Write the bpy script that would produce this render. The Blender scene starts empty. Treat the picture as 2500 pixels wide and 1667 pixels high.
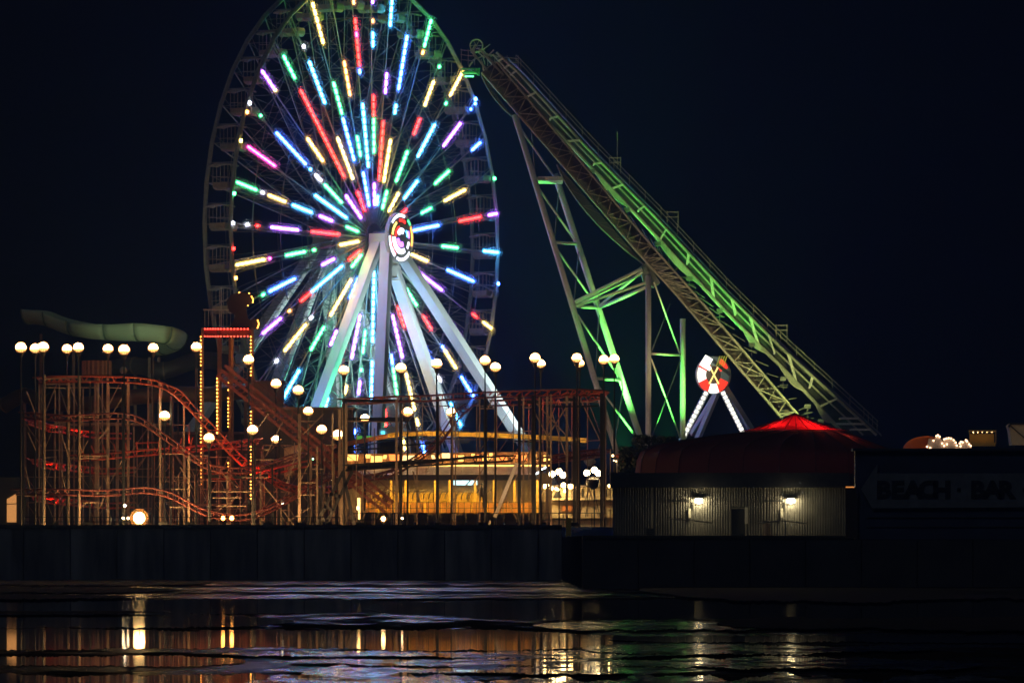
import bpy, bmesh, math, random
from mathutils import Vector, Matrix
random.seed(7)
SC = bpy.context.scene
COL = SC.collection
# ------------------------------------------------------------------ camera
F = 14300.0          # focal length in photo pixels (photo is 2500 wide)
VH = 1325.0          # horizon row
H = 2.6              # eye height above the wet sand
cam_d = bpy.data.cameras.new('camera')
cam = bpy.data.objects.new('camera', cam_d)
COL.objects.link(cam)
cam.location = (0, 0, H)
cam.rotation_euler = (math.pi / 2, 0, 0)
cam_d.sensor_width = 36.0
cam_d.lens = F / 2500 * 36.0
cam_d.shift_y = (VH - 833.5) / 2500
cam_d.clip_start = 0.5
cam_d.clip_end = 6000
SC.camera = cam
# ------------------------------------------------------------------ night sky
W = bpy.data.worlds.new('World')
SC.world = W
W.use_nodes = True
wn = W.node_tree
wn.nodes.clear()
sky = wn.nodes.new('ShaderNodeTexSky')
sky.sky_type = 'NISHITA'
sky.sun_disc = False
sky.sun_elevation = math.radians(28)
sky.sun_rotation = math.radians(180)
sky.air_density = 1.0
bg = wn.nodes.new('ShaderNodeBackground')
bg.inputs["Strength"].default_value = .0002
wo = wn.nodes.new('ShaderNodeOutputWorld')
tint = wn.nodes.new("ShaderNodeMix"); tint.data_type = "RGBA"; tint.blend_type = "MULTIPLY"; tint.inputs[0].default_value = 1; tint.inputs[7].default_value = (.26, .36, 1, 1)
wn.links.new(sky.outputs[0], tint.inputs[6]); wn.links.new(tint.outputs[2], bg.inputs[0])
wn.links.new(bg.outputs[0], wo.inputs[0])
# faint moonlight
sun_d = bpy.data.lights.new('moon', 'SUN')
sun_d.energy = .1
sun_d.angle = math.radians(10)
sun_d.color = (0.75, 0.85, 1.0)
sun = bpy.data.objects.new('moon', sun_d)
COL.objects.link(sun)
sun.rotation_euler = (math.radians(50), 0, math.radians(-25))
SC.view_settings.view_transform = 'Standard'
SC.view_settings.look = 'None'
SC.view_settings.exposure = 0.0
SC.view_settings.gamma = 1.0
SC.cycles.use_denoising = True
SC.cycles.denoiser = 'OPENIMAGEDENOISE'
SC.cycles.max_bounces = 5
SC.cycles.diffuse_bounces = 2
SC.cycles.glossy_bounces = 3
SC.cycles.transparent_max_bounces = 24
SC.cycles.volume_bounces = 0
SC.cycles.sample_clamp_indirect = 2.0
SC.cycles.sample_clamp_direct = 18.0
SC.cycles.caustics_reflective = True
SC.cycles.use_light_tree = True

# ------------------------------------------------------------------ helpers
def P(u, v, Y):
    """world point seen at photo pixel (u, v) at distance Y"""
    return Vector(((u - 1250.0) / F * Y, Y, H - (v - VH) / F * Y))

def S(px, Y):
    """metres spanned by px photo pixels at distance Y"""
    return px * Y / F

MATS = {}
def mat(name, color=(.5, .5, .5), rough=.6, metal=0.0, emit=None, strength=0.0, noise=0.0, nscale=3.0, bump=0.0, spec=None, stretch=(1, 1, 1)):
    if name in MATS:
        return MATS[name]
    m = bpy.data.materials.new(name)
    m.use_nodes = True
    nt = m.node_tree
    b = nt.nodes['Principled BSDF']
    b.inputs['Base Color'].default_value = (*color, 1)
    b.inputs['Roughness'].default_value = rough
    b.inputs['Metallic'].default_value = metal
    if spec is not None:
        b.inputs['Specular IOR Level'].default_value = spec
    if noise > 0 or bump > 0:
        tc = nt.nodes.new('ShaderNodeTexCoord')
        n = nt.nodes.new('ShaderNodeTexNoise')
        n.inputs['Scale'].default_value = nscale
        n.inputs['Detail'].default_value = 5
        mpg = nt.nodes.new('ShaderNodeMapping'); mpg.inputs['Scale'].default_value = stretch
        nt.links.new(tc.outputs['Object'], mpg.inputs[0]); nt.links.new(mpg.outputs[0], n.inputs['Vector'])
        if noise > 0:
            r = nt.nodes.new('ShaderNodeValToRGB')
            r.color_ramp.elements[0].position = .3
            r.color_ramp.elements[1].position = .7
            r.color_ramp.elements[0].color = (*[c * (1 - noise) for c in color], 1)
            r.color_ramp.elements[1].color = (*[min(1, c * (1 + noise * .6)) for c in color], 1)
            nt.links.new(n.outputs['Fac'], r.inputs[0])
            nt.links.new(r.outputs[0], b.inputs['Base Color'])
        if bump > 0:
            bp = nt.nodes.new('ShaderNodeBump')
            bp.inputs['Strength'].default_value = bump
            bp.inputs['Distance'].default_value = .02
            nt.links.new(n.outputs['Fac'], bp.inputs['Height'])
            nt.links.new(bp.outputs[0], b.inputs['Normal'])
    if emit is not None:
        b.inputs['Emission Color'].default_value = (*emit, 1)
        b.inputs['Emission Strength'].default_value = strength
    MATS[name] = m
    return m

def frame_of(d):
    d = Vector(d).normalized()
    up = Vector((0, 0, 1)) if abs(d.z) < .95 else Vector((0, 1, 0))
    s = d.cross(up).normalized()
    return d, s, s.cross(d).normalized()

class MB:
    """collects geometry for ONE mesh object"""
    def __init__(self):
        self.v = []; self.f = []; self.mi = []
        self.cur = 0
    def _add(self, vs, fs):
        o = len(self.v)
        self.v += [tuple(x) for x in vs]
        self.f += [tuple(i + o for i in q) for q in fs]
        self.mi += [self.cur] * len(fs)
        return self
    def hexa(self, c8):
        return self._add(c8, [(0, 3, 2, 1), (4, 5, 6, 7), (0, 1, 5, 4), (1, 2, 6, 5), (2, 3, 7, 6), (3, 0, 4, 7)])
    def box(self, c, sx, sy, sz, ex=(1, 0, 0), ey=(0, 1, 0), ez=(0, 0, 1)):
        c = Vector(c); ex = Vector(ex) * sx / 2; ey = Vector(ey) * sy / 2; ez = Vector(ez) * sz / 2
        return self.hexa([c - ex - ey - ez, c + ex - ey - ez, c + ex + ey - ez, c - ex + ey - ez,
                          c - ex - ey + ez, c + ex - ey + ez, c + ex + ey + ez, c - ex + ey + ez])
    def bar(self, a, b, w, h=None, side=None):
        """box beam from a to b; w along side vector, h along the other"""
        a = Vector(a); b = Vector(b); h = w if h is None else h
        d, s, u = frame_of(b - a)
        if side is not None:
            s = Vector(side); s = (s - d * s.dot(d)).normalized(); u = s.cross(d)
        s = s * w / 2; u = u * h / 2
        return self.hexa([a - s - u, a + s - u, a + s + u, a - s + u, b - s - u, b + s - u, b + s + u, b - s + u])
    def tube(self, pts, r, n=6, closed=False, r2=None, caps=True):
        pts = [Vector(p) for p in pts]
        N = len(pts); vs = []
        prev = None
        for i, p in enumerate(pts):
            if closed:
                d = pts[(i + 1) % N] - pts[i - 1]
            else:
                d = pts[min(i + 1, N - 1)] - pts[max(i - 1, 0)]
            d, s, u = frame_of(d)
            if prev is not None:
                s2 = prev - d * prev.dot(d)
                if s2.length > 1e-6:
                    s = s2.normalized(); u = s.cross(d).normalized()
            prev = s
            rr = r if r2 is None else r + (r2 - r) * i / max(1, N - 1)
            for k in range(n):
                a = 2 * math.pi * (k + .5) / n
                vs.append(p + (s * math.cos(a) + u * math.sin(a)) * rr)
        fs = []
        for i in range(N if closed else N - 1):
            j = (i + 1) % N
            for k in range(n):
                fs.append((i * n + k, i * n + (k + 1) % n, j * n + (k + 1) % n, j * n + k))
        if not closed and caps:
            fs.append(tuple(range(n - 1, -1, -1)))
            fs.append(tuple((N - 1) * n + k for k in range(n)))
        return self._add(vs, fs)
    def sphere(self, c, r, nu=10, nv=7, sz=1.0, z0=-1.0, z1=1.0):
        c = Vector(c); vs = []; fs = []
        a0 = math.asin(max(-1, z0)); a1 = math.asin(min(1, z1))
        for j in range(nv + 1):
            a = a0 + (a1 - a0) * j / nv
            for k in range(nu):
                b = 2 * math.pi * k / nu
                vs.append(c + Vector((math.cos(a) * math.cos(b) * r, math.cos(a) * math.sin(b) * r, math.sin(a) * r * sz)))
        for j in range(nv):
            for k in range(nu):
                fs.append((j * nu + k, j * nu + (k + 1) % nu, (j + 1) * nu + (k + 1) % nu, (j + 1) * nu + k))
        if z0 > -1: fs.append(tuple(range(nu - 1, -1, -1)))
        if z1 < 1: fs.append(tuple(nv * nu + k for k in range(nu)))
        return self._add(vs, fs)
    def lathe(self, c, prof, n=12, ax=(0, 0, 1)):
        """prof: list of (radius, height) about axis ax through c"""
        c = Vector(c); d, s, u = frame_of(ax); vs = []; fs = []
        for r, h in prof:
            for k in range(n):
                a = 2 * math.pi * k / n
                vs.append(c + d * h + (s * math.cos(a) + u * math.sin(a)) * max(r, 1e-4))
        for i in range(len(prof) - 1):
            for k in range(n):
                fs.append((i * n + k, i * n + (k + 1) % n, (i + 1) * n + (k + 1) % n, (i + 1) * n + k))
        fs.append(tuple(range(n - 1, -1, -1)))
        fs.append(tuple((len(prof) - 1) * n + k for k in range(n)))
        return self._add(vs, fs)
    def prism(self, poly, d):
        """polygon (list of points) extruded by vector d"""
        d = Vector(d); poly = [Vector(p) for p in poly]; n = len(poly)
        vs = poly + [p + d for p in poly]
        fs = [tuple(range(n - 1, -1, -1)), tuple(range(n, 2 * n))]
        fs += [(i, (i + 1) % n, n + (i + 1) % n, n + i) for i in range(n)]
        return self._add(vs, fs)
    def sheet(self, rows):
        """grid of points rows[i][j] -> quads"""
        m = len(rows[0]); vs = [p for r in rows for p in r]
        fs = [(i * m + j, i * m + j + 1, (i + 1) * m + j + 1, (i + 1) * m + j) for i in range(len(rows) - 1) for j in range(m - 1)]
        return self._add(vs, fs)
    def build(self, name, mats, parent=None, smooth=False, origin=None):
        me = bpy.data.meshes.new(name)
        o3 = Vector(origin) if origin is not None else Vector((0, 0, 0))
        base = o3.copy()
        if parent is not None:
            base = o3 + world_of(parent)
        me.from_pydata([(x - base.x, y - base.y, z - base.z) for x, y, z in self.v], [], self.f)
        if not isinstance(mats, (list, tuple)):
            mats = [mats]
        for m in mats:
            me.materials.append(m)
        if len(mats) > 1:
            me.polygons.foreach_set('material_index', self.mi)
        if smooth:
            me.polygons.foreach_set('use_smooth', [True] * len(me.polygons))
        bm = bmesh.new(); bm.from_mesh(me)
        bmesh.ops.recalc_face_normals(bm, faces=bm.faces)
        bm.to_mesh(me); bm.free()
        me.update()
        o = bpy.data.objects.new(name, me)
        COL.objects.link(o)
        o.location = o3
        if parent is not None:
            o.parent = parent
        return o

def world_of(o):
    l = Vector(o.location)
    while o.parent is not None:
        o = o.parent
        l = l + Vector(o.location)
    return l

def tag(o, label, cat, group=None):
    o['label'] = label; o['category'] = cat
    if group: o['group'] = group
    return o

def thing(name, label, cat, loc=(0, 0, 0), group=None):
    o = bpy.data.objects.new(name, None)
    o.empty_display_size = .5
    COL.objects.link(o)
    o.location = loc
    return tag(o, label, cat, group)

def structure(o):
    o['kind'] = 'structure'
    return o

def stuff(o):
    o['kind'] = 'stuff'
    return o

def copy_tree(o, parent=None, loc=None):
    c = o.copy(); COL.objects.link(c)
    if parent is not None:
        c.parent = parent
    if loc is not None:
        c.location = loc
    for ch in list(o.children):
        copy_tree(ch, c)
    return c

# ------------------------------------------------------------------ materials
LEDC = {'y': (1.0, .64, .12), 'r': (1.0, .016, .012), 'b': (.045, .16, 1.0), 'c': (.06, .43, 1.0), 'g': (.065, 1.0, .28),
        'p': (.42, .11, 1.0), 'w': (.8, .8, 1.0), 'o': (1.0, .36, .07), 'm': (1.0, .05, .4)}
LEDS = {'y': 24, 'r': 30, 'b': 100, 'c': 64, 'g': 24, 'p': 36, 'w': 22, 'o': 22, 'm': 28}
for k in LEDC:
    mat('led_' + k, (.1, .1, .1), .5, emit=LEDC[k], strength=LEDS[k])
mat('led_housing', (.12, .12, .12), .7)
def film(name, amount, tint=(1, 1, 1)):
    """added halo shell, stands in for lens bloom: mostly clear, scatters a little of the light inside it"""
    m = bpy.data.materials.new(name); m.use_nodes = True; nt = m.node_tree; nt.nodes.clear()
    o = nt.nodes.new('ShaderNodeOutputMaterial'); tr = nt.nodes.new('ShaderNodeBsdfTransparent'); tl = nt.nodes.new('ShaderNodeBsdfTranslucent'); tl.inputs[0].default_value = (*tint, 1)
    mx = nt.nodes.new('ShaderNodeMixShader'); mx.inputs[0].default_value = amount
    nt.links.new(tr.outputs[0], mx.inputs[1]); nt.links.new(tl.outputs[0], mx.inputs[2]); nt.links.new(mx.outputs[0], o.inputs[0])
    MATS[name] = m; return m
film('halo_inner', .08); film('halo_outer', .035); film('halo_globe', .08, (1, .5, .13)); film('halo_flood', .03, (1, .55, .2))  # materials of shells added to imitate the bloom round lamps
mat('wheel_steel', (.30, .33, .31), .5, .0, noise=.2)
mat('wheel_dark', (.16, .17, .19), .5, .2, noise=.2)
mat('spoke_paint', (.42, .46, .46), .5, noise=.2)
mat('leg_white', (.80, .79, .76), .45, noise=.06, nscale=.6)
mat('deck_dark', (.035, .032, .03), .8, noise=.4, nscale=1)
mat('wall_conc', (.10, .10, .105), .85, noise=.45, nscale=.7, bump=.3)
mat('black_steel', (.022, .022, .024), .5, .2)
mat('post_steel', (.42, .31, .22), .5, noise=.3, nscale=2)
mat('red_rail', (.58, .10, .045), .45, noise=.3, nscale=2)
mat('dark_red', (.24, .06, .045), .5, noise=.3, nscale=2)
# ------------------------------------------------------------------ setting: beach, pools, pier
WALL_Y = 413.0
DECK_Z = H + 40 * WALL_Y / F           # 3.76
def sand_material():
    m = bpy.data.materials.new('wet_sand'); m.use_nodes = True
    nt = m.node_tree; b = nt.nodes['Principled BSDF']; L = nt.links.new
    def noise(sx, sy, detail, rough=.55):
        mp = nt.nodes.new('ShaderNodeMapping'); mp.inputs['Scale'].default_value = (sx, sy, 1); L(tc.outputs['Object'], mp.inputs[0])
        n = nt.nodes.new('ShaderNodeTexNoise'); n.inputs['Scale'].default_value = 1; n.inputs['Detail'].default_value = detail; n.inputs['Roughness'].default_value = rough
        L(mp.outputs[0], n.inputs['Vector']); return n
    def mrange(src, a, b_, c, d):
        r = nt.nodes.new('ShaderNodeMapRange'); L(src, r.inputs['Value'])
        for k, v in zip(('From Min', 'From Max', 'To Min', 'To Max'), (a, b_, c, d)): r.inputs[k].default_value = v
        return r
    tc = nt.nodes.new('ShaderNodeTexCoord')
    b.inputs['IOR'].default_value = 1.33
    n = noise(.3, .1, 4)
    cr = nt.nodes.new('ShaderNodeValToRGB')
    cr.color_ramp.elements[0].color = (.014, .013, .012, 1); cr.color_ramp.elements[0].position = .35
    cr.color_ramp.elements[1].color = (.04, .036, .032, 1); cr.color_ramp.elements[1].position = .7
    L(n.outputs['Fac'], cr.inputs[0]); L(cr.outputs[0], b.inputs['Base Color'])
    L(mrange(n.outputs['Fac'], .35, .65, .2, .34).outputs[0], b.inputs['Roughness'])
    n2 = noise(.75, .24, 8, .7)
    bp = nt.nodes.new('ShaderNodeBump'); bp.inputs['Strength'].default_value = .8; bp.inputs['Distance'].default_value = .08
    L(n2.outputs['Fac'], bp.inputs['Height']); L(bp.outputs[0], b.inputs['Normal'])
    # drained ridges of dull sand between the wet film
    dull = nt.nodes.new('ShaderNodeBsdfDiffuse'); dull.inputs[0].default_value = (.035, .03, .027, 1)
    n3 = noise(.5, .15, 9, .72); n4 = noise(.02, .035, 2)
    ad = nt.nodes.new('ShaderNodeMath'); ad.operation = 'ADD'; L(n3.outputs['Fac'], ad.inputs[0]); L(n4.outputs['Fac'], ad.inputs[1])
    mx = nt.nodes.new('ShaderNodeMixShader'); L(mrange(ad.outputs[0], .9, 1.04, 0, 1).outputs[0], mx.inputs[0])
    L(b.outputs[0], mx.inputs[1]); L(dull.outputs[0], mx.inputs[2]); L(mx.outputs[0], nt.nodes['Material Output'].inputs['Surface'])
    return m
def pool_material(name, rough, bump):
    m = bpy.data.materials.new(name); m.use_nodes = True
    nt = m.node_tree; b = nt.nodes['Principled BSDF']
    b.inputs['Base Color'].default_value = (.006, .007, .01, 1)
    b.inputs['IOR'].default_value = 1.33
    b.inputs['Roughness'].default_value = rough
    tc = nt.nodes.new('ShaderNodeTexCoord')
    mp = nt.nodes.new('ShaderNodeMapping'); mp.inputs['Scale'].default_value = (.55, .2, 1)
    nt.links.new(tc.outputs['Object'], mp.inputs[0])
    n2 = nt.nodes.new('ShaderNodeTexNoise'); n2.inputs['Scale'].default_value = 1.0; n2.inputs['Detail'].default_value = 3
    nt.links.new(mp.outputs[0], n2.inputs['Vector'])
    bp = nt.nodes.new('ShaderNodeBump'); bp.inputs['Strength'].default_value = bump; bp.inputs['Distance'].default_value = .01
    nt.links.new(n2.outputs['Fac'], bp.inputs['Height']); nt.links.new(bp.outputs[0], b.inputs['Normal'])
    return m
m = MB()
m._add([(-1500, -60, 0), (1500, -60, 0), (1500, 4000, 0), (-1500, 4000, 0)], [(0, 1, 2, 3)])
beach = structure(m.build('beach', sand_material()))
def yv(v): return H * F / (v - VH)
POOLM = pool_material('pool_water', .03, .03)
def pool(u0, u1, v0, v1, seed, z=.004, amp=.35, name='tide_pool', mt=None):
    """thin sheet of standing water between rows v0 (far) and v1 (near)"""
    rnd = random.Random(seed)
    n = 260; top = []; bot = []
    ph = [rnd.uniform(0, 6.28) for _ in range(12)]
    def wob(t, o): return sum(math.sin(t * fq + ph[o + i]) / (i + 1.3) for i, fq in enumerate((5, 11, 23, 41, 77))) * .5
    for i in range(n + 1):
        t = i / n
        ends = min(1, 6 * min(t, 1 - t)) ** .5
        vm = (v0 + v1) / 2; hh = (v1 - v0) / 2 * ends
        va = vm - hh * (1 + amp * wob(t, 0)) + rnd.uniform(-1, 1) * min(2.2, hh * .3) * ends; vb = vm + hh * (1 + amp * wob(t, 5)) + rnd.uniform(-1, 1) * min(2.2, hh * .3) * ends + .05
        ya, yb = yv(va), yv(vb)
        u = u0 + (u1 - u0) * t
        top.append(Vector(((u - 1250) / F * ya, ya, z))); bot.append(Vector(((u - 1250) / F * yb, yb, z)))
    m = MB(); m.sheet([top, bot])
    return structure(m.build(name, mt or POOLM))
for i, a in enumerate([(-300, 1800, 1462, 1497), (-260, 1560, 1535, 1586), (900, 2900, 1464, 1510), (-500, 720, 1501, 1531),
                       (-200, 600, 1602, 1628), (-400, 820, 1646, 1720), (1480, 2700, 1552, 1570)]):
    pool(*a, seed=i + 3, z=.004 + .004 * i)
FILM = pool_material('ripple_film', .07, .1)
def break_up(m):
    nt = m.node_tree; b = nt.nodes['Principled BSDF']; tc = nt.nodes.new('ShaderNodeTexCoord'); mp = nt.nodes.new('ShaderNodeMapping'); mp.inputs['Scale'].default_value = (.9, .26, 1)
    n = nt.nodes.new('ShaderNodeTexNoise'); n.inputs['Scale'].default_value = 1; n.inputs['Detail'].default_value = 7; n.inputs['Roughness'].default_value = .7
    r = nt.nodes.new('ShaderNodeMapRange')
    for k, v in zip(('From Min', 'From Max', 'To Min', 'To Max'), (.46, .56, .025, .3)): r.inputs[k].default_value = v
    nt.links.new(tc.outputs['Object'], mp.inputs[0]); nt.links.new(mp.outputs[0], n.inputs['Vector']); nt.links.new(n.outputs['Fac'], r.inputs['Value']); nt.links.new(r.outputs[0], b.inputs['Roughness'])
break_up(FILM)
for i, a in enumerate([(540, 1700, 1592, 1608), (700, 1600, 1612, 1630), (640, 1750, 1634, 1648), (560, 1500, 1655, 1730), (1300, 2100, 1520, 1540), (1420, 2300, 1578, 1600), (1500, 2400, 1614, 1640), (1400, 2500, 1652, 1740)]):
    pool(*a, seed=40 + i, z=.046 + .004 * i, amp=.8, name='ripple_sheet', mt=FILM)
DULL = mat('dimming_dull', (.012, .011, .0105), .95, noise=.4, nscale=.4)
for i, a in enumerate([(-700, 520, 1416, 1431), (-640, 430, 1436, 1449), (-650, 330, 1453, 1466), (-600, 420, 1496, 1502), (1560, 3000, 1420, 1466), (1750, 3000, 1510, 1545)]):
    pool(*a, seed=60 + i, z=.07 + .004 * i, amp=.5, name='dimming_sheet', mt=DULL)  # dull sheets added to darken the reflections on the beach
# pier deck body and its sea wall
m = MB()
xl = P(-400, 0, WALL_Y).x; xr = P(1372, 0, WALL_Y).x
m.box(((-180 + xr) / 2, (WALL_Y + .6 + 760) / 2, DECK_Z / 2), xr + 180, 760 - WALL_Y - .6, DECK_Z)
pier = structure(m.build('pier', mat('deck_dark')))
m = MB()
R_Y = 336.0; R_Z = H + 15 * R_Y / F
xa = P(1422, 0, R_Y).x
m.box(((xa + 160) / 2, (R_Y + .5 + 760) / 2, R_Z / 2 - .3), 160 - xa, 760 - R_Y - .5, R_Z + .6)
pier2 = structure(m.build('pier', mat('deck_dark')))
# sea wall of separate cast panels
sw = thing('sea_wall', 'long grey concrete sea wall along the left front of the pier', 'wall', (xl, WALL_Y, 0))
m = MB(); m.box(((xl + xr) / 2, WALL_Y + .5, DECK_Z / 2 - .15), xr - xl, .2, DECK_Z + .1)
m.build('backing', mat('deck_dark'), sw)
pw = 3.3; x = xl; i = 0
while x < xr - .5:
    w = min(pw, xr - x)
    m = MB(); dy = random.uniform(-.05, .05)
    m.box((x + w / 2, WALL_Y + .25 + dy, DECK_Z / 2 - .1), w - .08, .3, DECK_Z - .1)
    m.build('panel', mat('wall_conc_%d' % (i % 4), tuple(c * (.8 + .12 * ((i * 7) % 4)) for c in (.16, .165, .18)), .85, noise=.75, nscale=1.1, bump=.4, stretch=(1, 1, .16)), sw)
    x += pw; i += 1
m = MB(); m.box(((xl + xr) / 2, WALL_Y + .2, DECK_Z + .02), xr - xl, .55, .22)
m.build('coping', mat('deck_dark'), sw)
sw2 = thing('sea_wall', 'dark sea wall under the corrugated bar building', 'wall', (xa, R_Y, 0))
for k in range(6):      # angled return wall joining the two fronts
    p0 = Vector((xr, WALL_Y + .3, 0)); p1 = Vector((xa, R_Y + .2, 0)); a = p0.lerp(p1, k / 6); b = p0.lerp(p1, (k + .99) / 6)
    m = MB(); m.bar(a + Vector((.16, 0, R_Z / 2)), b + Vector((.16, 0, R_Z / 2)), .3, R_Z + .1, side=(1, 0, 0)); m.build('return_panel', mat('wall_return', (.012, .012, .014), 1.0, noise=.4, nscale=.6, spec=0.0), sw2)
x = xa; i = 0
while x < 30:
    m = MB(); m.box((x + 1.6, R_Y + .2, R_Z / 2 - .1), 3.14, .3, R_Z - .1)
    m.build('panel', mat('wall_dark', (.045, .045, .05), .85, noise=.4, nscale=.6, bump=.3), sw2)
    x += 3.2
m = MB(); m.box(((xa + 30) / 2, R_Y + .2, R_Z + .0), 30 - xa, .5, .16)
m.build('coping', mat('deck_dark'), sw2)
# ------------------------------------------------------------------ ferris wheel
WD, WA, WR = 492.04, 1.05564, 21.8
WN = Vector((math.sin(WA), -math.cos(WA), 0)); WT = Vector((math.cos(WA), math.sin(WA), 0)); WZ = Vector((0, 0, 1))
WC = P(901.66, 582.26, WD)
WW = 2.5
NS = 40; TH0 = math.radians(-.67)
def wdir(k, f=0.0):
    a = TH0 + (k + f) * 2 * math.pi / NS
    return WT * math.cos(a) + WZ * math.sin(a)
wheel = thing('ferris_wheel', 'giant ferris wheel with rainbow light strips on its spokes and white legs', 'ferris wheel', (WC.x, WC.y, DECK_Z))
ST = mat('wheel_steel'); DK = mat('wheel_dark')
def spt(k, r, far=False, f=0.0):
    o = .37 * (1 - r / WR)
    return WC + (-WN * (WW + o) if far else WN * o) + wdir(k, f) * r
# rims: boxed polygon ring with an inner ring
for far in (False, True):
    m = MB()
    b0 = WC - (WN * WW if far else Vector((0, 0, 0)))
    m.tube([b0 + wdir(k) * WR for k in range(NS)], .2, 6, closed=True)
    m.build('rim', ST, wheel)
STRIPS = "0:g14.4-11.5,c21.9-18.9;1:b11.2-6.1,r18.7-14.7,p21.9-20.0;2:y16.5-12.5,g10.2-8.3;3:b20.7-18.8,r6.0-5.1,g14.4-11.5;4:p18.4-14.5,b21.8-21.4,b20.7-20.5,c9.1-6.1;5:y21.7-18.3,g17.5-17.2,c14.7-10.3,y5.8-3.3;6:y17.4-14.5,g19.1-18.8,r13.2-11.3,g9.6-6.1;7:g21.7-18.8,o18.5-18.1,g4.7-2.8;8:b18.5-13.4,c12.2-11.2,y9.0-5.0;9:c20.7-18.2,p14.3-12.4,r10.1-4.9,c3.7-2.8;10:p20.1-19.7,o18.4-18.1,c17.4-16.0,r12.1-10.2,g10.1-7.1,p4.7-2.7;11:r18.5-17.4,m17.3-16.9,r16.8-14.4,b14.2-13.8,o20.0-19.6,c11.4-5.9;12:o15.3-12.2,g8.9-7.0,b5.8-2.7;13:y21.3-17.5,g14.2-11.2,b11.0-7.0;14:c17.4-13.2,w18.9-18.6,y10.0-5.8,r4.7-2.7;15:g20.1-17.5,r16.4-6.8;16:p21.6-19.3,y19.2-19.0,y13.1-10.0,p5.7-2.6;17:b17.2-12.0,g19.9-19.7,g8.9-5.8,w10.5-9.4,c11.4-11.2;18:m20.6-16.2,c9.9-4.6;19:g21.5-18.4,w17.7-17.4,y16.7-14.0,c13.0-9.9,p8.8-6.7,g4.6-2.6;20:w19.8-19.4,r18.2-17.9,p16.1-11.9,r9.9-5.6;21:y21.5-17.1,m16.5-16.3,g14.0-10.9,g9.8-9.4,y5.6-2.5;22:b17.1-12.9,g18.2-17.8,p8.7-6.6;23:c11.0-5.6,r12.9-11.1,o14.9-14.6,r4.6-2.5,p19.3-16.1;24:g4.5-2.5,w12.3-11.9,y17.1-13.0,w18.7-18.3;25:y9.7-5.1,g13.9-10.9,c19.8-16.2;26:b6.5-4.2,p11.5-9.8;27:r12.8-10.1,c17.5-15.2,c19.2-18.7;28:p10.8-6.8,y13.9-13.1,w17.4-16.2;29:g9.9-7.8,g11.4-11.1,p13.4-12.1,b16.7-16.3,b18.6-17.6;30:c8.8-2.7,c13.6-10.2;31:r15.2-14.3,r16.0-15.6,r17.6-17.2;32:b11.0-10.1,g13.7-11.2,y18.6-17.4;33:p11.1-7.0,y16.0-12.4,y17.4-16.7,b20.1-18.9;34:r9.0-6.8;35:b14.4-12.4,w16.4-15.8,c19.4-18.9,c21.8-19.9;36:g9.1-6.6,r12.3-10.3,b14.8-14.5,y17.7-15.0,b21.6-18.7;37:p12.7-12.4,p16.6-13.5;38:p12.3-7.2,r18.8-17.9,y22.0-19.9;39:y9.2-5.5,b17.5-12.6"
LS = {}
for e in STRIPS.split(';'):
    k, v = e.split(':'); LS[int(k)] = v.split(',')
for k in range(NS):
    # a spoke is a pair of slender tubes tied together, with its far twin
    m = MB(); d = wdir(k); sd = WN.cross(d)
    m.tube([spt(k, 1.0), spt(k, WR - .1)], .07, 4)
    m.tube([spt(k, 1.0) + WN * .05, spt(k, WR - 3.2), spt(k, WR - .1) + sd * .5], .04, 4)
    sp = m.build('spoke', mat('spoke_paint'), wheel, origin=spt(k, 1.0) - world_of(wheel))
    m = MB()
    m.tube([spt(k, 1.0, True), spt(k, WR - .1, True)], .055, 4)
    m.build('spoke', mat('spoke_paint'), wheel, origin=spt(k, 1.0, True) - world_of(wheel))
    for e in LS.get(k, []):
        c = e[0]; r1, r0 = map(float, e[1:].split('-'))
        r1 = min(r1, WR - .15)
        n = max(1, round((r1 - r0) / .62)); L = (r1 - r0) / n
        m = MB()
        off = WN * .16
        m.cur = 1
        m.bar(spt(k, r0 - .06) + WN * .07, spt(k, r1 + .06) + WN * .05, .5, .05, side=sd)  # added wide plate; catches strip light as a coloured glow fringe
        m.cur = 0
        for i in range(n):
            a = spt(k, r0 + L * i + .05) + off; b = spt(k, r0 + L * (i + 1) - .05) + off
            if n == 1: a = spt(k, r0) + off; b = spt(k, r1) + off
            q = (b - a) * .18
            m.tube([a, a + q, b - q, b], .001, 6)
            # taper the two ends
            vs = m.v[-24:]; new = []
            for j, vv in enumerate(vs):
                ring = j // 6; ctr = [a, a + q, b - q, b][ring]
                dv = (Vector(vv) - ctr).normalized() * (.05 if ring in (0, 3) else .105)
                new.append(tuple(ctr + dv))
            m.v[-24:] = new
        for cur, rr in ((2, .22), (3, .46)):  # two shells added as the strip's halo
            m.cur = cur
            a = spt(k, r0 - .04) + off; b = spt(k, r1 + .04) + off; dd = (b - a).normalized()
            m.tube([a - dd * rr * .7, a - dd * rr * .35, a + dd * .05, b - dd * .05, b + dd * rr * .35, b + dd * rr * .7], rr, 10)
            vs = m.v[-60:]; cs = [a - dd * rr * .7, a - dd * rr * .35, a + dd * .05, b - dd * .05, b + dd * rr * .35, b + dd * rr * .7]
            m.v[-60:] = [tuple(cs[j // 10] + (Vector(v_) - cs[j // 10]) * (.35, .8, 1, 1, .8, .35)[j // 10]) for j, v_ in enumerate(vs)]
        m.build('light_strip', [mat('led_' + c), mat('led_housing'), mat('halo_inner'), mat('halo_outer')], sp)
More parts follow.
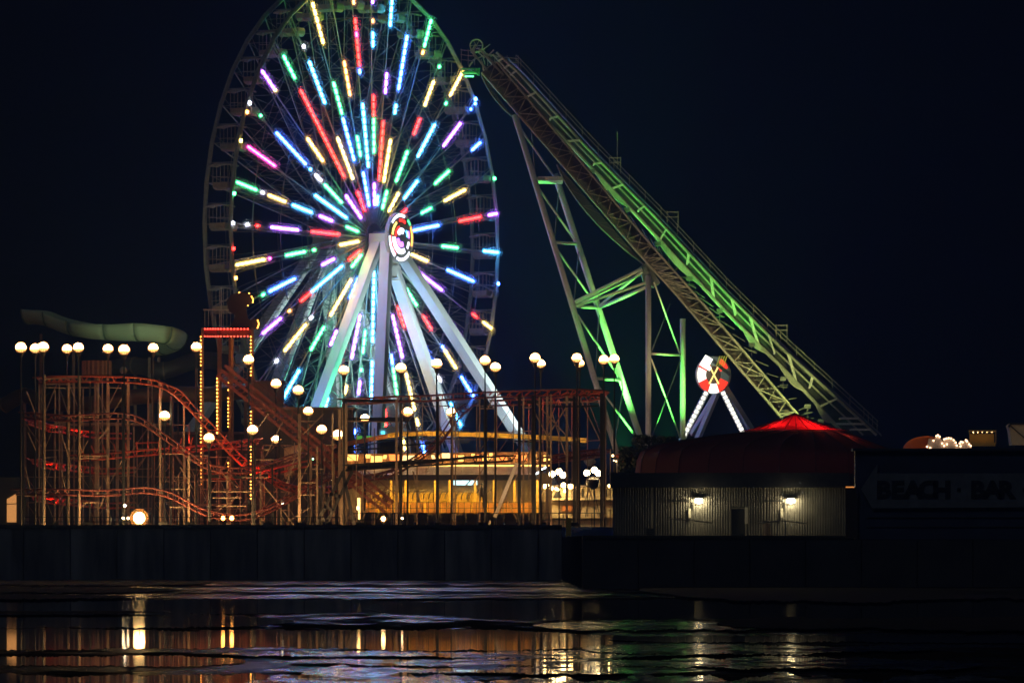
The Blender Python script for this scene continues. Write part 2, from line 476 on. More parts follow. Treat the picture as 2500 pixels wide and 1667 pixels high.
# rim bulbs
for k, f, c in ((17, .0, 'w'), (17, .25, 'o'), (18, .0, 'y'), (19, .3, 'g'), (20, .0, 'w'), (20, .6, 'r'), (21, .3, 'o'), (1, .9, 'g'), (4, .1, 'b'), (39, .2, 'b')):
    m = MB(); a = WC + wdir(k, f - .035) * (WR - .05) + WN * .22; b = WC + wdir(k, f + .035) * (WR - .05) + WN * .22
    m.tube([a, b], .13, 6)
    m.build('rim_light', mat('led_' + c), wheel)
# ring cables and lacing
for rr in (.29, .47, .66, .85):
    m = MB()
    m.tube([spt(k, WR * rr) for k in range(NS)], .028, 4, closed=True)
    m.tube([spt(k, WR * rr, True) for k in range(NS)], .028, 4, closed=True)
    m.build('ring_cable', ST, wheel)
m = MB()
rs = [.1, .16, .29, .38, .47, .56, .66, .75, .85, .985]
for k in range(NS):
    for i in range(len(rs) - 1):
        a, b = rs[i] * WR, rs[i + 1] * WR
        m.bar(spt(k, a), spt(k, b, True), .035)
        if i > 1: m.bar(spt(k, a, True), spt(k, b), .035)
        m.bar(spt(k, b), spt(k, b, True), .04)
    # long crossed tie rods to the rim
    m.bar(spt(k, 1.0), WC + wdir(k, 2.2) * WR, .03)
    m.bar(spt(k, 1.0, True), WC - WN * WW + wdir(k, -2.2) * WR, .03)
stuff(m.build('lacing', ST, wheel))
# hub
m = MB()
m.lathe(WC - WN * (WW + .55), [(.5, -1.4), (.55, 0), (1.25, .0), (1.3, .35), (.7, .5), (.7, WW + .6), (1.3, WW + .7), (1.25, WW + 1.05), (.6, WW + 1.1), (.55, WW + 3.0)], 20, WN)
m.build('hub', DK, wheel)
# gondolas
def make_gondola(loc):
    g = MB()
    # tub with rounded belly (profile across WT), long axis WN
    prof = [(-.62, .55), (-.62, .18), (-.45, .02), (-.2, -.06), (.2, -.06), (.45, .02), (.62, .18), (.62, .55)]
    L = 1.55
    rows = []
    for s, sc in ((-.78, .75), (-.70, 1), (.70, 1), (.78, .8)):
        rows.append([loc + WN * s + WT * (x * sc) + WZ * (z if z > .3 else z + (1 - sc) * .4) for x, z in prof])
    g.sheet(rows)
    g._add(rows[0], [tuple(range(8))]); g._add(rows[-1], [tuple(range(8))])
    tub = g.build('gondola', mat('gondola_tub', (.36, .30, .24), .5, noise=.2), wheel, origin=loc - world_of(wheel))
    h = MB()   # curled footrest at the near end
    pts = [(.74, .02), (.95, -.1), (1.15, -.08), (1.3, .1), (1.33, .4), (1.25, .62)]
    inn = [(.78, .14), (.96, .04), (1.1, .06), (1.2, .18), (1.22, .4), (1.16, .58)]
    h.prism([loc + WN * a + WZ * b - WT * .55 for a, b in pts + inn[::-1]], WT * 1.1)
    h.build('footrest', mat('gondola_trim', (.36, .35, .30), .5), tub)
    r = MB()
    arc = [(-1.05, 1.92), (-.8, 2.02), (-.3, 2.1), (.3, 2.1), (.8, 2.02), (1.05, 1.92)]
    r.prism([loc + WN * a + WZ * b - WT * .62 for a, b in arc] + [loc + WN * a + WZ * (b - .1) - WT * .62 for a, b in arc[::-1]], WT * 1.24)
    r.build('canopy', mat('gondola_trim'), tub)
    b = MB()
    for s in (-.72, -.36, 0, .36, .72):
        for q in (-.56, .56):
            b.bar(loc + WN * s + WT * q + WZ * .5, loc + WN * s + WT * q + WZ * 2.0, .045)
    for q in (-.56, .56):
        b.bar(loc - WN * .74 + WT * q + WZ * .98, loc + WN * .74 + WT * q + WZ * .98, .05)
    b.build('rails', mat('gondola_trim'), tub)
    x = MB()
    x.bar(loc - WN * 1.25 + WZ * 2.18, loc + WN * 1.25 + WZ * 2.18, .09)
    x.bar(loc + WZ * 2.2, loc + WZ * 2.02, .2)
    x.build('axle', ST, tub)
    return tub
g0 = make_gondola(WC - WN * WW / 2 + wdir(0, .5) * (WR - .35) - WZ * 2.18)
for k in range(1, NS):
    copy_tree(g0, wheel, WC - WN * WW / 2 + wdir(k, .5) * (WR - .35) - WZ * 2.18 - world_of(wheel))
# legs
LW = mat('leg_white')
for sgn in (1, -1):
    ctr = WC if sgn > 0 else WC - WN * WW
    n = WN * sgn
    ap1 = ctr + n * 1.15; ap2 = ctr + n * 2.0
    for ap, out in ((ap1, 0), (ap2, 8.7)):
        for s in (-1, 1):
            a = ap + WT * s * .45 - WZ * .2
            b = Vector((ctr.x, ctr.y, DECK_Z)) + n * ((1.15 if out == 0 else 2.0) + out) + WT * s * 17.2
            m = MB(); m.bar(a, b, .88, .68, side=WN)
            leg = m.build('leg', LW, wheel)
            m = MB(); m.box(b + WZ * .25, 2.0, 2.0, .5)
            m.build('footing', mat('wall_conc'), leg)
    m = MB(); m.box(ctr + n * 1.5 - WZ * .3, 2.0, 1.9, 1.3, WN, WT, WZ)
    m.build('bearing_block', LW, wheel)
m = MB()
pc = WC + WN * 1.9 - WZ * 2.6
m.box(pc - WZ * .9, 1.5, 1.6, .12, WN, WT, WZ); m.box(pc + WZ * .2, 1.1, 1.0, 1.9, WN, WT, WZ)
for q in (-.75, .75):
    m.bar(pc + WN * .7 + WT * q - WZ * .9, pc + WN * .7 + WT * q + WZ * .2, .07)
m.bar(pc + WN * .7 - WT * .75 + WZ * .2, pc + WN * .7 + WT * .75 + WZ * .2, .07)
m.build('service_platform', mat('leg_white'), wheel)
# round hub sign with light patches
hs = WC + WN * 3.0
m = MB(); m.lathe(hs, [(.6, -.55), (1.5, -.5), (2.08, -.28), (2.08, -.02), (1.9, .06), (.3, .12)], 40, WN)
sign = m.build('hub_sign', mat('sign_disc', (.55, .53, .5), .5), wheel)
m = MB(); m.tube([hs + (WT * math.cos(a) + WZ * math.sin(a)) * 2.05 + WN * .06 for a in [i * math.pi / 20 for i in range(40)]], .07, 6, closed=True)
m.build('sign_rim', mat('leg_white'), sign)
def patch(r0, r1, a0, a1, c):
    m = MB(); n = max(2, int(abs(a1 - a0) / 12)); up = hs + WN * .17
    A = [math.radians(a0 + (a1 - a0) * i / n) for i in range(n + 1)]
    f = lambda r, a: up + (WT * math.cos(a) + WZ * math.sin(a)) * r - WN * .04 * r
    m.prism([f(r1, a) for a in A] + [f(r0, a) for a in A[::-1]], -WN * .12)
    m.build('sign_light', mat('sign_' + c, (.1, .1, .1), .5, emit=LEDC[c], strength=LEDS[c] * .22), sign)
for a in [(1.75, 1.98, 70, 140, 'w'), (1.7, 1.98, 178, 206, 'w'), (1.65, 1.98, 210, 238, 'w'), (1.75, 1.98, 250, 320, 'w'), (1.3, 1.5, 120, 172, 'y'),
          (1.35, 1.55, 60, 100, 'r'), (.95, 1.4, 180, 262, 'w'), (1.0, 1.4, 266, 300, 'w'), (.35, .8, 50, 150, 'w'), (.4, .8, 190, 300, 'p'), (.8, 1.0, 110, 175, 'r'),
          (1.6, 1.68, 176, 240, 'r'), (1.75, 1.95, -20, 30, 'o'), (1.8, 1.95, 36, 52, 'g'), (1.2, 1.45, 320, 345, 'w'), (1.2, 1.4, 0, 25, 'p'), (.95, 1.1, 5, 35, 'c')]:
    patch(*a)

# loading platform with barred fence and the operator booth at the wheel foot
lp_ = thing('loading_platform', 'dark barred loading platform at the foot of the ferris wheel', 'platform', tuple(P(925, 1288, 468)))
m = MB(); m.box(P(925, 1024, 468), S(170, 468), 3, .3); m.build('floor', mat('deck_dark'), lp_)
m = MB()
for k in range(54): m.bar(P(842 + k * 3.1, 1021, 466.6), P(842 + k * 3.1, 978, 466.6), .035)
stuff(m.build('bars', mat('wheel_dark'), lp_))
m = MB(); m.bar(P(838, 978, 466.6), P(1012, 976, 466.6), .12); m.build('top_rail', mat('wheel_dark'), lp_)
for u in (842, 925, 1008):
    m = MB(); a = P(u, 1024, 468); m.bar(a, Vector((a.x, 468, DECK_Z)), .3); m.build('support', mat('wheel_dark'), lp_)
bo = thing('operator_booth', 'small white rounded operator booth below the upright wheel leg', 'booth', tuple(P(952, 1288, 463)))
m = MB(); m.prism([P(u, v, 463) for u, v in ((925, 1072), (925, 1048), (945, 1040), (962, 1040), (968, 1050), (968, 1072))], (0, 2.5, 0)); m.build('shell', mat('booth_white', (.7, .72, .75), .4), bo)
m = MB(); m.box(P(935, 1056, 462.9), S(9, 463), .06, S(7, 463)); m.build('screen', mat('booth_screen', (.1, .2, .2), .4, emit=(.1, .7, .9), strength=3), bo)
m = MB(); m.box(P(946, 1180, 464.2), S(36, 463), 2, S(216, 463)); m.build('plinth', mat('deck_dark'), bo)
pg = thing('light_box', 'small lit green panel pair left of the operator booth', 'sign', tuple(P(890, 1288, 462)))
for u in (878, 901):
    m = MB(); m.box(P(u, 1068, 462), S(13, 462), .1, S(9, 462)); m.build('panel', mat('panel_green', (.1, .3, .05), .5, emit=(.2, .8, .1), strength=.5), pg)
m = MB(); m.bar(P(862, 1075, 462.2), P(912, 1072, 462.2), .1); m.bar(P(890, 1075, 462.2), P(890, 1288, 462.2), .12); m.build('frame', mat('wheel_dark'), pg)
# ------------------------------------------------------------------ tall inclined lift coaster with green-lit supports
mat('lift_steel', (.46, .44, .38), .5, noise=.25, nscale=1.5)
mat('lift_dark', (.20, .20, .19), .55, noise=.3, nscale=1.5)
mat('support_paint', (.85, .82, .76), .45, noise=.12, nscale=.8)
LY = 474.0; LY2 = 482.0
lift = thing('lift_coaster', 'tall sloping coaster lift track on green lit tubular supports', 'roller coaster', tuple(P(1520, 1288, LY)))
LS_, LD, SP = mat('lift_steel'), mat('lift_dark'), mat('support_paint')
def lerp(a, b, t): return a + (b - a) * t
def pline(pts, t):
    """pixel polyline by x -> v"""
    for (x0, y0), (x1, y1) in zip(pts, pts[1:]):
        if t <= x1 or (x1, y1) == pts[-1]:
            return y0 + (y1 - y0) * (t - x0) / (x1 - x0)
# --- lattice truss (lower left), near and far faces
A_lo = [(1176, 177), (1338, 362), (1565, 625), (1640, 706), (1898, 1008), (1960, 1080)]
A_hi = [(1212, 150), (1380, 350), (1600, 610), (1700, 722), (1941, 1003), (2010, 1085)]
def along(pl, t):
    n = len(pl) - 1; i = min(int(t * n), n - 1); f = t * n - i
    return lerp(pl[i][0], pl[i + 1][0], f), lerp(pl[i][1], pl[i + 1][1], f)
NA = 46
faces = []
for Y in (LY - .9, LY + .9):
    lo = [P(*along(A_lo, i / NA), Y) for i in range(NA + 1)]
    hi = [P(*along(A_hi, i / NA), Y) for i in range(NA + 1)]
    faces.append((lo, hi))
    for pts, r in ((lo, .11), (hi, .09)):
        m = MB(); m.tube(pts[::3] + [pts[-1]], r, 6); m.build('chord', LS_, lift)
    m = MB()
    for i in range(NA):
        a, b = (lo[i], hi[i + 1]) if i % 2 else (hi[i], lo[i + 1])
        m.bar(a, b, .07); m.bar(lo[i], hi[i], .06)
        m.bar(hi[i], lo[i + 1], .045)
    stuff(m.build('lacing', LS_, lift))
m = MB()
for i in range(0, NA * 3):
    t = i / (NA * 3)
    a = P(*along(A_lo, t), LY - .85); b = P(*along(A_lo, t), LY + .85)
    c = P(*along(A_hi, t), LY - .85); d = P(*along(A_hi, t), LY + .85)
    m.bar(lerp(a, c, .35), lerp(b, d, .35), .3, .06)      # stair treads
stuff(m.build('treads', LD, lift))
m = MB(); m.sheet([[P(*along(A_lo, i / NA), LY + .5) for i in range(NA + 1)], [P(*along(A_hi, i / NA), LY + .5) for i in range(NA + 1)]])
m.build('stair_deck', mat('stair_deck', (.11, .085, .06), .7, noise=.6, nscale=3), lift)
# --- running track (upper right): two chords, cross ties, side plates
B_hi = [(1212, 128), (1263, 175), (1432, 360), (1596, 526), (1767, 710), (1908, 850), (2094, 1019), (2140, 1062)]
B_lo = [(1190, 140), (1236, 196), (1397, 360), (1573, 546), (1780, 770), (1936, 924), (2023, 1019), (2062, 1062)]
NB = 60
for k, Y in enumerate((LY2 - .8, LY2 + .8)):
    hi = [P(*along(B_hi, i / NB), Y) for i in range(NB + 1)]
    lo = [P(*along(B_lo, i / NB), Y) for i in range(NB + 1)]
    m = MB(); m.tube(hi, .12, 8); m.build('rail', LS_, lift)
    m = MB(); m.tube(lo, .16, 8); m.build('spine', LS_, lift)
    if k:
        m = MB(); m.sheet([[lerp(a, b, .1) for a, b in zip(hi, lo)], [lerp(a, b, .9) for a, b in zip(hi, lo)]]); m.build('track_web', mat('track_web', (.05, .05, .042), .6, noise=.6, nscale=2), lift)
    mid = [lerp(a, b, .42) for a, b in zip(hi, lo)]
    m = MB(); m.tube(mid, .08, 6); m.build('rail', LS_, lift)
for i in range(1, 44):
    t = i / 44
    for Y in (LY2 - .82,):
        h = P(*along(B_hi, t), Y); l = P(*along(B_lo, t), Y)
        m = MB()
        if i % 2 == 0:
            e = lerp(h, l, .62 if i % 4 else .95)
            m.bar(h, e, .22, .16); m.bar(e, e + Vector((0, 1.6, 0)), .12)
        else:
            e = lerp(h, l, .3); m.bar(h + Vector((0, 0, .02)), h + Vector((0, 1.64, .02)), .1)
        if i % 2 == 0:
            m.build('cross_tie', SP, lift)
# lower fairing plates on the track underside
for t0, t1 in ((.33, .40), (.44, .53), (.60, .66), (.68, .76), (.80, .90)):
    m = MB(); n = 8; poly = []
    for i in range(n + 1):
        t = lerp(t0, t1, i / n); poly.append(P(*along(B_lo, t), LY2 - .95))
    back = []
    for i in range(n + 1):
        t = lerp(t1, t0, i / n); q = P(*along(B_lo, t), LY2 - .95); back.append(q + Vector((-.25, 0, -.35)) * math.sin(math.pi * i / n))
    m.prism(poly + back, (0, .5, 0)); m.build('fairing', LS_, lift)
# walkway floor strip between the two structures plus hanging machinery
m = MB()
for i in range(26):
    t = .30 + i * .024
    a = P(*along(A_hi, min(1, t)), LY + .9); b = P(*along(B_lo, min(1, t)), LY2 - .8)
    m.bar(lerp(a, b, .15), lerp(a, b, .45), .07)
    if i % 3 == 0:
        q = lerp(a, b, .6); m.box(q, .5, .5, .35); m.bar(q, q - Vector((0, 0, 1.1)), .06); m.bar(q - Vector((.3, 0, .5)), q + Vector((.4, 0, -.5)), .05)
stuff(m.build('catwalk_gear', LD, lift))
# handrail along the upper edge
def hr(t, up):
    u, v = along(B_hi, t); return P(u + 12, v - 2 - up, LY2 + 1.0)
for up in (24, 13):
    m = MB(); m.tube([hr(i / 40, up) for i in range(4, 40)], .03, 5); m.build('handrail', LS_, lift)
for i in range(3, 30):
    m = MB(); m.bar(hr(i / 30, 0), hr(i / 30, 24), .05); m.build('handrail_post', LS_, lift)
m = MB(); m.sheet([[hr(i / 40, -1) + Vector((0, dy, 0)) for i in range(2, 41)] for dy in (-.5, .5)]); m.sheet([[hr(i / 40, -4) + Vector((0, dy, 0)) for i in range(2, 41)] for dy in (-.5, .5)])
m.build('walkway', LD, lift)
# small platforms with mast
for u, v in ((1502, 398), (1642, 530), (1908, 806)):
    m = MB(); c = P(u, v, LY2 + 1)
    for dz in (0, .4): m.bar(c + Vector((-.5, 0, dz)), c + Vector((.5, 0, dz)), .07)
    for dx in (-.45, .45): m.bar(c + Vector((dx, 0, -.9)), c + Vector((dx, 0, .5)), .06)
    m.build('service_stage', LS_, lift)
m = MB(); m.bar(P(1507, 412, LY2 + 1), P(1507, 322, LY2 + 1), .05); m.bar(P(1500, 395, LY2 + 1), P(1514, 395, LY2 + 1), .06); m.build('mast', LS_, lift)
# head of the lift: sheave wheel, stage, rails
c = P(1163, 112, LY2)
m = MB(); m.tube([c + Vector((math.cos(a), 0, math.sin(a))) * .52 for a in [i * math.pi / 9 for i in range(18)]], .07, 6, closed=True)
for i in range(6): m.bar(c, c + Vector((math.cos(i * 1.05), 0, math.sin(i * 1.05))) * .5, .05)
m.build('sheave_wheel', LS_, lift)
for k in range(18):
    a = P(random.uniform(1150, 1215), random.uniform(105, 165), LY2 + random.uniform(-1, 1)); b = a + Vector((random.uniform(-.8, 1.2), 0, random.uniform(-1.2, .8)))
    m = MB(); m.bar(a, b, random.uniform(.06, .14)); m.build('head_strut', LS_, lift)
for a, b in (((1148, 122), (1190, 172)), ((1168, 118), (1230, 185))):
    m = MB(); m.bar(P(*a, LY), P(*b, LY), .16); m.build('head_beam', LS_, lift)
m = MB()
for dz in (122, 134, 146): m.bar(P(1124, dz, LY - .5), P(1160, dz + 4, LY - .5), .06)
for u in (1126, 1143, 1159): m.bar(P(u, 120, LY - .5), P(u, 160, LY - .5), .06)
m.bar(P(1206, 138, LY2), P(1266, 144, LY2), .06); m.bar(P(1206, 150, LY2), P(1266, 154, LY2), .06)
for u in (1208, 1238, 1265): m.bar(P(u, 136, LY2), P(u, 176, LY2), .06)
m.build('stage_rail', LS_, lift)
m = MB()
st = P(1149, 174, LY - .4)
m.box(st + Vector((0, 0, .14)), 1.55, 1.6, .1); m.box(st - Vector((0, 0, .14)), 1.5, 1.4, .12)
for k in range(6): m.bar(st + Vector((-.7 + k * .28, -.6, -.14)), st + Vector((-.7 + k * .28, -.6, .14)), .08)
m.box(st + Vector((.62, -.3, -.12)), .22, .5, .5)
stage = m.build('head_stage', mat('stage_green', (.10, .62, .22), .45), lift)
m = MB(); m.box(st + Vector((-.1, -.85, -.5)), .7, .1, .1)
m.build('stage_lamp', mat('green_lamp', (.1, .1, .1), .4, emit=(.08, 1, .25), strength=9), stage)
# curved haunches under the truss
def haunch(p0, pm, p1):
    m = MB(); n = 12; a = []; b = []
    for i in range(n + 1):
        t = i / n
        x = (1 - t) ** 2 * p0[0] + 2 * t * (1 - t) * pm[0] + t * t * p1[0]; y = (1 - t) ** 2 * p0[1] + 2 * t * (1 - t) * pm[1] + t * t * p1[1]
        a.append(P(x, y, LY + .3)); b.append(P(lerp(p0[0], p1[0], t), lerp(p0[1], p1[1], t), LY + .3))
    m.prism(a + b[::-1], (0, .12, 0)); h = m.build('haunch', mat('haunch_plate', (.05, .06, .07), .5, noise=.3), lift)
    m = MB(); m.tube(a, .09, 6)
    for i in range(1, n, 2): m.bar(a[i], b[i], .05); m.bar(a[i], b[i + 1], .05)
    m.build('haunch_rib', LD, h)
haunch((1176, 182), (1192, 232), (1250, 284)); haunch((1360, 402), (1408, 522), (1572, 645))
# supports
def tubeP(name, a, Ya, b, Yb, r, mt=SP):
    m = MB(); m.tube([P(*a, Ya), P(*b, Yb)], r, 12); return m.build(name, mt, lift, smooth=True)
O = lambda v: 1258 + (v - 285) * .3022
I = lambda v: 1361 + (v - 444) * .3236
OY, IY = LY - .6, LY2
tubeP('support_leg', (O(280), 280), OY, (O(1286), 1286), OY, .25)
tubeP('support_leg', (I(425), 425), IY, (I(1286), 1286), IY, .27)
for v in (437, 592, 748, 924):
    tubeP('cross_beam', (O(v) + 6, v), OY, (I(v) - 2, v + 3), IY, .13)
m = MB(); m.box(P(1344, 440, LY2 - 3), 2.0, 5, .3); m.build('saddle', SP, lift)
for v0, v1 in ((318, 432), (462, 588), (612, 744), (766, 918), (944, 1080)):
    tubeP('brace', (O(v0) + 5, v0), OY, (I(v1) - 4, v1), IY, .085)
    tubeP('brace', (I(v0) - 2 if v0 > 430 else O(v0) + 30, v0), IY, (O(v1) + 4, v1), OY, .055, LD)
V1Y, V2Y = LY - .8, LY2
for u, v0, Y in ((1583, 672, V1Y), (1667, 778, V2Y)):
    tubeP('support_post', (u, v0), Y, (u, 1286), Y, .24)
tubeP('cross_beam', (1588, 863), V1Y, (1662, 867), V2Y, .1)
tubeP('brace', (1597, 690), V1Y, (1660, 864), V2Y, .07); tubeP('brace', (1636, 742), V2Y, (1590, 858), V1Y, .045, LD)
tubeP('brace', (1590, 876), V1Y, (1660, 1066), V2Y, .07); tubeP('brace', (1662, 878), V2Y, (1592, 1064), V1Y, .045, LD)
tubeP('arm_chord', (1404, 738), OY, (1567, 656), OY, .16); tubeP('arm_chord', (1405, 748), OY, (1583, 688), V1Y, .12)
tubeP('arm_chord', (1462, 752), IY, (1580, 700), V1Y, .14); tubeP('arm_chord', (1462, 748), IY, (1567, 664), OY, .11)
tubeP('arm_chord', (1404, 746), OY, (1567, 668), IY, .1)
m = MB(); m.prism([P(u, v, LY + .2) for u, v in ((1563, 650), (1580, 640), (1612, 690), (1598, 700), (1572, 690))], (0, 3, 0)); m.build('saddle', LD, lift)
# flood lamps lighting the supports green
def flood(loc, aim, color, energy, name, label, cone=70, size=.5, glow=6, group=None):
    t = thing(name, label, 'flood lamp', tuple(loc), group)
    loc = Vector(loc); d = (Vector(aim) - loc).normalized()
    m = MB(); m.lathe(loc, [(.12, -.25), (size * .6, -.12), (size, .12), (size * 1.02, .16), (size * .9, .14)], 14, d); m.build('housing', mat('lamp_shell', (.5, .46, .4), .4), t)
    m = MB(); m.lathe(loc, [(size * .86, .11), (size * .86, .13)], 14, d); m.build('lens', mat('lens_%.2f_%.2f' % (color[0], color[2]), (.1, .1, .1), .4, emit=color, strength=glow), t)
    m = MB(); m.bar(loc - Vector((0, 0, .1)), loc - Vector((0, 0, .9)), .08); m.build('bracket', mat('black_steel'), t)
    l = bpy.data.lights.new('beam', 'SPOT'); l.energy = energy; l.color = color; l.spot_size = math.radians(cone); l.spot_blend = .6; l.shadow_soft_size = size * .6
    lo = bpy.data.objects.new('beam', l); COL.objects.link(lo); lo.parent = t
    lo.location = d * .4; lo.rotation_euler = d.to_track_quat('-Z', 'Y').to_euler()
    return t
GREEN = (.11, 1.0, .11)
G1, G2 = 60000, 22000
flood(P(1535, 1150, 478.5), P(1465, 860, 480), GREEN, G1, 'green_flood_lamp', 'green flood lamp at the foot of the leaning coaster support', 60)
flood(P(1626, 1100, 474), P(1635, 830, 481), GREEN, G2, 'green_flood_lamp', 'green flood lamp between the two upright coaster posts', 75)
flood(P(1440, 1130, 466), P(1500, 380, 480), GREEN, 5000, 'green_flood_lamp', 'green flood lamp aimed high at the lift track', 24)

WRM = (.85, 1.0, .30)  # unseen floods added to warm the lift and its support legs
flood(P(2085, 1110, 466), P(1850, 850, 478), WRM, 11000, 'added_flood_lamp', 'added warm flood lamp under the low end of the lift track', 62)
flood(P(1800, 1120, 462), P(1700, 780, 476), (1, .86, .36), 4200, 'added_flood_lamp', 'added warm flood lamp behind the tent aimed at the lift truss', 55)
flood(P(1450, 1180, 446), P(1530, 800, 474), (1, .66, .42), 3600, 'added_flood_lamp', 'added warm flood lamp aimed up at the coaster support legs', 44)
# ------------------------------------------------------------------ ring ride behind the tent
RY = 500.0
ring = thing('ring_ride', 'small pendulum ride with red and white light ring on lit legs', 'fairground ride', tuple(P(1740, 1288, RY)))
rc = P(1741, 915, RY); RR = S(45, RY); RI = S(22, RY)
rx = Vector((.86, .3, 0)); rz = Vector((0, 0, 1)); rn = Vector((.33, -.94, 0)).normalized()
def rp(r, a): return rc + (rx * math.cos(a) + rz * math.sin(a)) * r
mat('ring_white', (.2, .2, .2), .5, emit=(1, .97, .85), strength=3); mat('ring_red', (.2, .02, .02), .5, emit=(1, .04, .02), strength=2.2)
mat('ring_dim', (.25, .3, .3), .5, emit=(.5, .75, .7), strength=.12)
mat('ring_yellow', (.2, .2, .1), .5, emit=(1, .75, .2), strength=2.5)
sect = [(156, 205, 'ring_white'), (205, 250, 'ring_red'), (250, 292, 'ring_white'), (292, 338, 'ring_red'), (338, 382, 'ring_dim'), (22, 62, 'ring_red'), (62, 112, 'ring_dim'), (112, 156, 'ring_red')]
m = MB()
m.lathe(rc + Vector((0, .3, 0)), [(RI * .97, -.1), (RI * .97, .12), (RR * 1.03, .12), (RR * 1.03, -.1)], 40, rn)
m.build('ring_body', mat('ring_paint', (.3, .3, .3), .5), ring)
for a0, a1, mt in sect:
    nseg = 7
    m = MB()
    for j in range(nseg):
        b0 = math.radians(lerp(a0, a1, (j + .1) / nseg)); b1 = math.radians(lerp(a0, a1, (j + .9) / nseg))
        m.prism([rp(RI, b0), rp(RR, b0), rp(RR, b1), rp(RI, b1)], rn * .1)
    m.build('ring_light', mat(mt), ring)
m = MB()
for s in (1, -1): m.bar(rc + rx * RI * .62 * s + rz * RI + rn * .2, rc - rx * RI * .62 * s - rz * RI + rn * .2, .1)
m.build('cross_light', mat('ring_yellow'), ring)
m = MB(); c = P(1724, 884, RY - .6)
m.box(c, .75, .3, 1.0, (.85, 0, -.52), (0, 1, 0), (.52, 0, .85)); m.build('lit_counterweight', mat('ring_white'), ring)
m = MB(); m.box(P(1731, 899, RY - .7), .3, .2, .35, (.85, 0, -.52), (0, 1, 0), (.52, 0, .85)); m.build('lit_panel', mat('ring_white'), ring)
m = MB(); c = P(1762, 881, RY - .6)
for k in range(4): m.box(c + Vector((-.3 + k * .2, 0, 0)), .1, .3, .95, (.9, 0, .3), (0, 1, 0), (.3, 0, .9))
m.build('yellow_rack', mat('rack_yellow', (.6, .55, .05), .5, emit=(.7, .7, .05), strength=.5), ring)
m = MB(); m.bar(P(1728, 870, RY - .5), P(1783, 915, RY - .5), .3, .3); m.build('swing_arm', mat('wheel_dark'), ring)
def bulb_leg(a, b, Y0, Y1, n, bulb):
    m = MB(); A = P(*a, Y0); B = P(*b, Y1); m.bar(A, B, .42, .42)
    lg = m.build('leg', mat('leg_grey', (.85, .86, .86), .5), ring)
    if not bulb: return
    m = MB()
    for i in range(n):
        q = lerp(A, B, (i + .5) / n) + Vector((-.02, -.26, 0)); dd = (B - A).normalized()
        m.box(q, .3, .1, (B - A).length / n * .6, Vector((0, 1, 0)).cross(dd).normalized(), (0, 1, 0), dd)
    m.build('leg_light', mat('ring_white'), lg)
bulb_leg((1726, 955), (1555, 1286), RY - 1, RY - 2.5, 30, True); bulb_leg((1764, 955), (1930, 1286), RY - 1, RY - 2.5, 34, True)
bulb_leg((1752, 955), (1612, 1286), RY + 1, RY + 5, 34, False); bulb_leg((1770, 945), (1985, 1286), RY + 1, RY + 5, 34, False)
bulb_leg((1750, 960), (1690, 1060), RY + 2, RY + 5, 18, False); bulb_leg((1778, 960), (1830, 1060), RY + 2, RY + 5, 18, False)
# ------------------------------------------------------------------ big red tent
TY = 392.0
tent = thing('red_tent', 'big red peaked tent roof behind the corrugated bar building', 'tent', tuple(P(1880, 1292, TY)))
def fabric(name, col, transl):
    m = bpy.data.materials.new(name); m.use_nodes = True; nt = m.node_tree
    b = nt.nodes['Principled BSDF']; b.inputs['Base Color'].default_value = (*col, 1); b.inputs['Roughness'].default_value = .8
    tr = nt.nodes.new('ShaderNodeBsdfTranslucent'); tr.inputs[0].default_value = (*col, 1)
    mx = nt.nodes.new('ShaderNodeMixShader'); mx.inputs[0].default_value = transl
    o = nt.nodes['Material Output']
    nt.links.new(b.outputs[0], mx.inputs[1]); nt.links.new(tr.outputs[0], mx.inputs[2]); nt.links.new(mx.outputs[0], o.inputs['Surface'])
    MATS[name] = m; return m
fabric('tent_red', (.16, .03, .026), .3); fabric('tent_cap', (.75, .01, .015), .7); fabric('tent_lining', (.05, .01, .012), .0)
# lower roof: radial gores from eave ring to cap ring, ellipse plan
tc = P(1885, 1150, TY + 12); TRX = S(345, TY); TRYd = 11.0
eave_z = P(0, 1152, TY).z; ring_z = P(0, 1048, TY + 6).z; peak = P(1940, 1008, TY + 12)
NG = 24
TPROF = [(1.0, 1152), (.992, 1120), (.97, 1096), (.88, 1078), (.72, 1066), (.55, 1056), (.42, 1050)]
def tent_v(rr, v, a):
    w = max(0.0, math.cos(a)) ** .7
    return lerp(v, 1046 + (rr - .35) / .65 * (64 if rr < .999 else 106), w)
for g in range(NG):
    m = MB(); rows = []
    for rr, v in TPROF + [(None, 1045)]:
        row = []
        for j in range(4):
            a = 2 * math.pi * (g + j / 3) / NG; puff = .3 * math.sin(math.pi * j / 3)
            if rr is None:
                q = Vector((peak.x + math.cos(a) * S(122, TY), tc.y + math.sin(a) * 3.0, ring_z))
            else:
                w = max(0, (rr - .42) / .58); cx_ = lerp(peak.x, tc.x, w)
                q = Vector((cx_ + math.cos(a) * TRX * rr, tc.y + math.sin(a) * TRYd * rr, P(0, tent_v(rr, v, a), TY).z - puff))
            row.append(q)
        rows.append(row)
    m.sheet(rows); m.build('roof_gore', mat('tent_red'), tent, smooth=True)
for g in range(NG):
    m = MB(); a0 = 2 * math.pi * g / NG; a1 = 2 * math.pi * (g + 1) / NG; rows = []
    for i in range(5):
        t = i / 4
        rows.append([lerp(Vector((peak.x + math.cos(a) * S(135, TY), tc.y + math.sin(a) * 3.2, ring_z + .03)), peak, t) - Vector((0, 0, .22 * math.sin(math.pi * t))) for a in (a0, (a0 + a1) / 2, a1)])
    m.sheet(rows); m.build('cap_gore', mat('tent_cap'), tent, smooth=True)
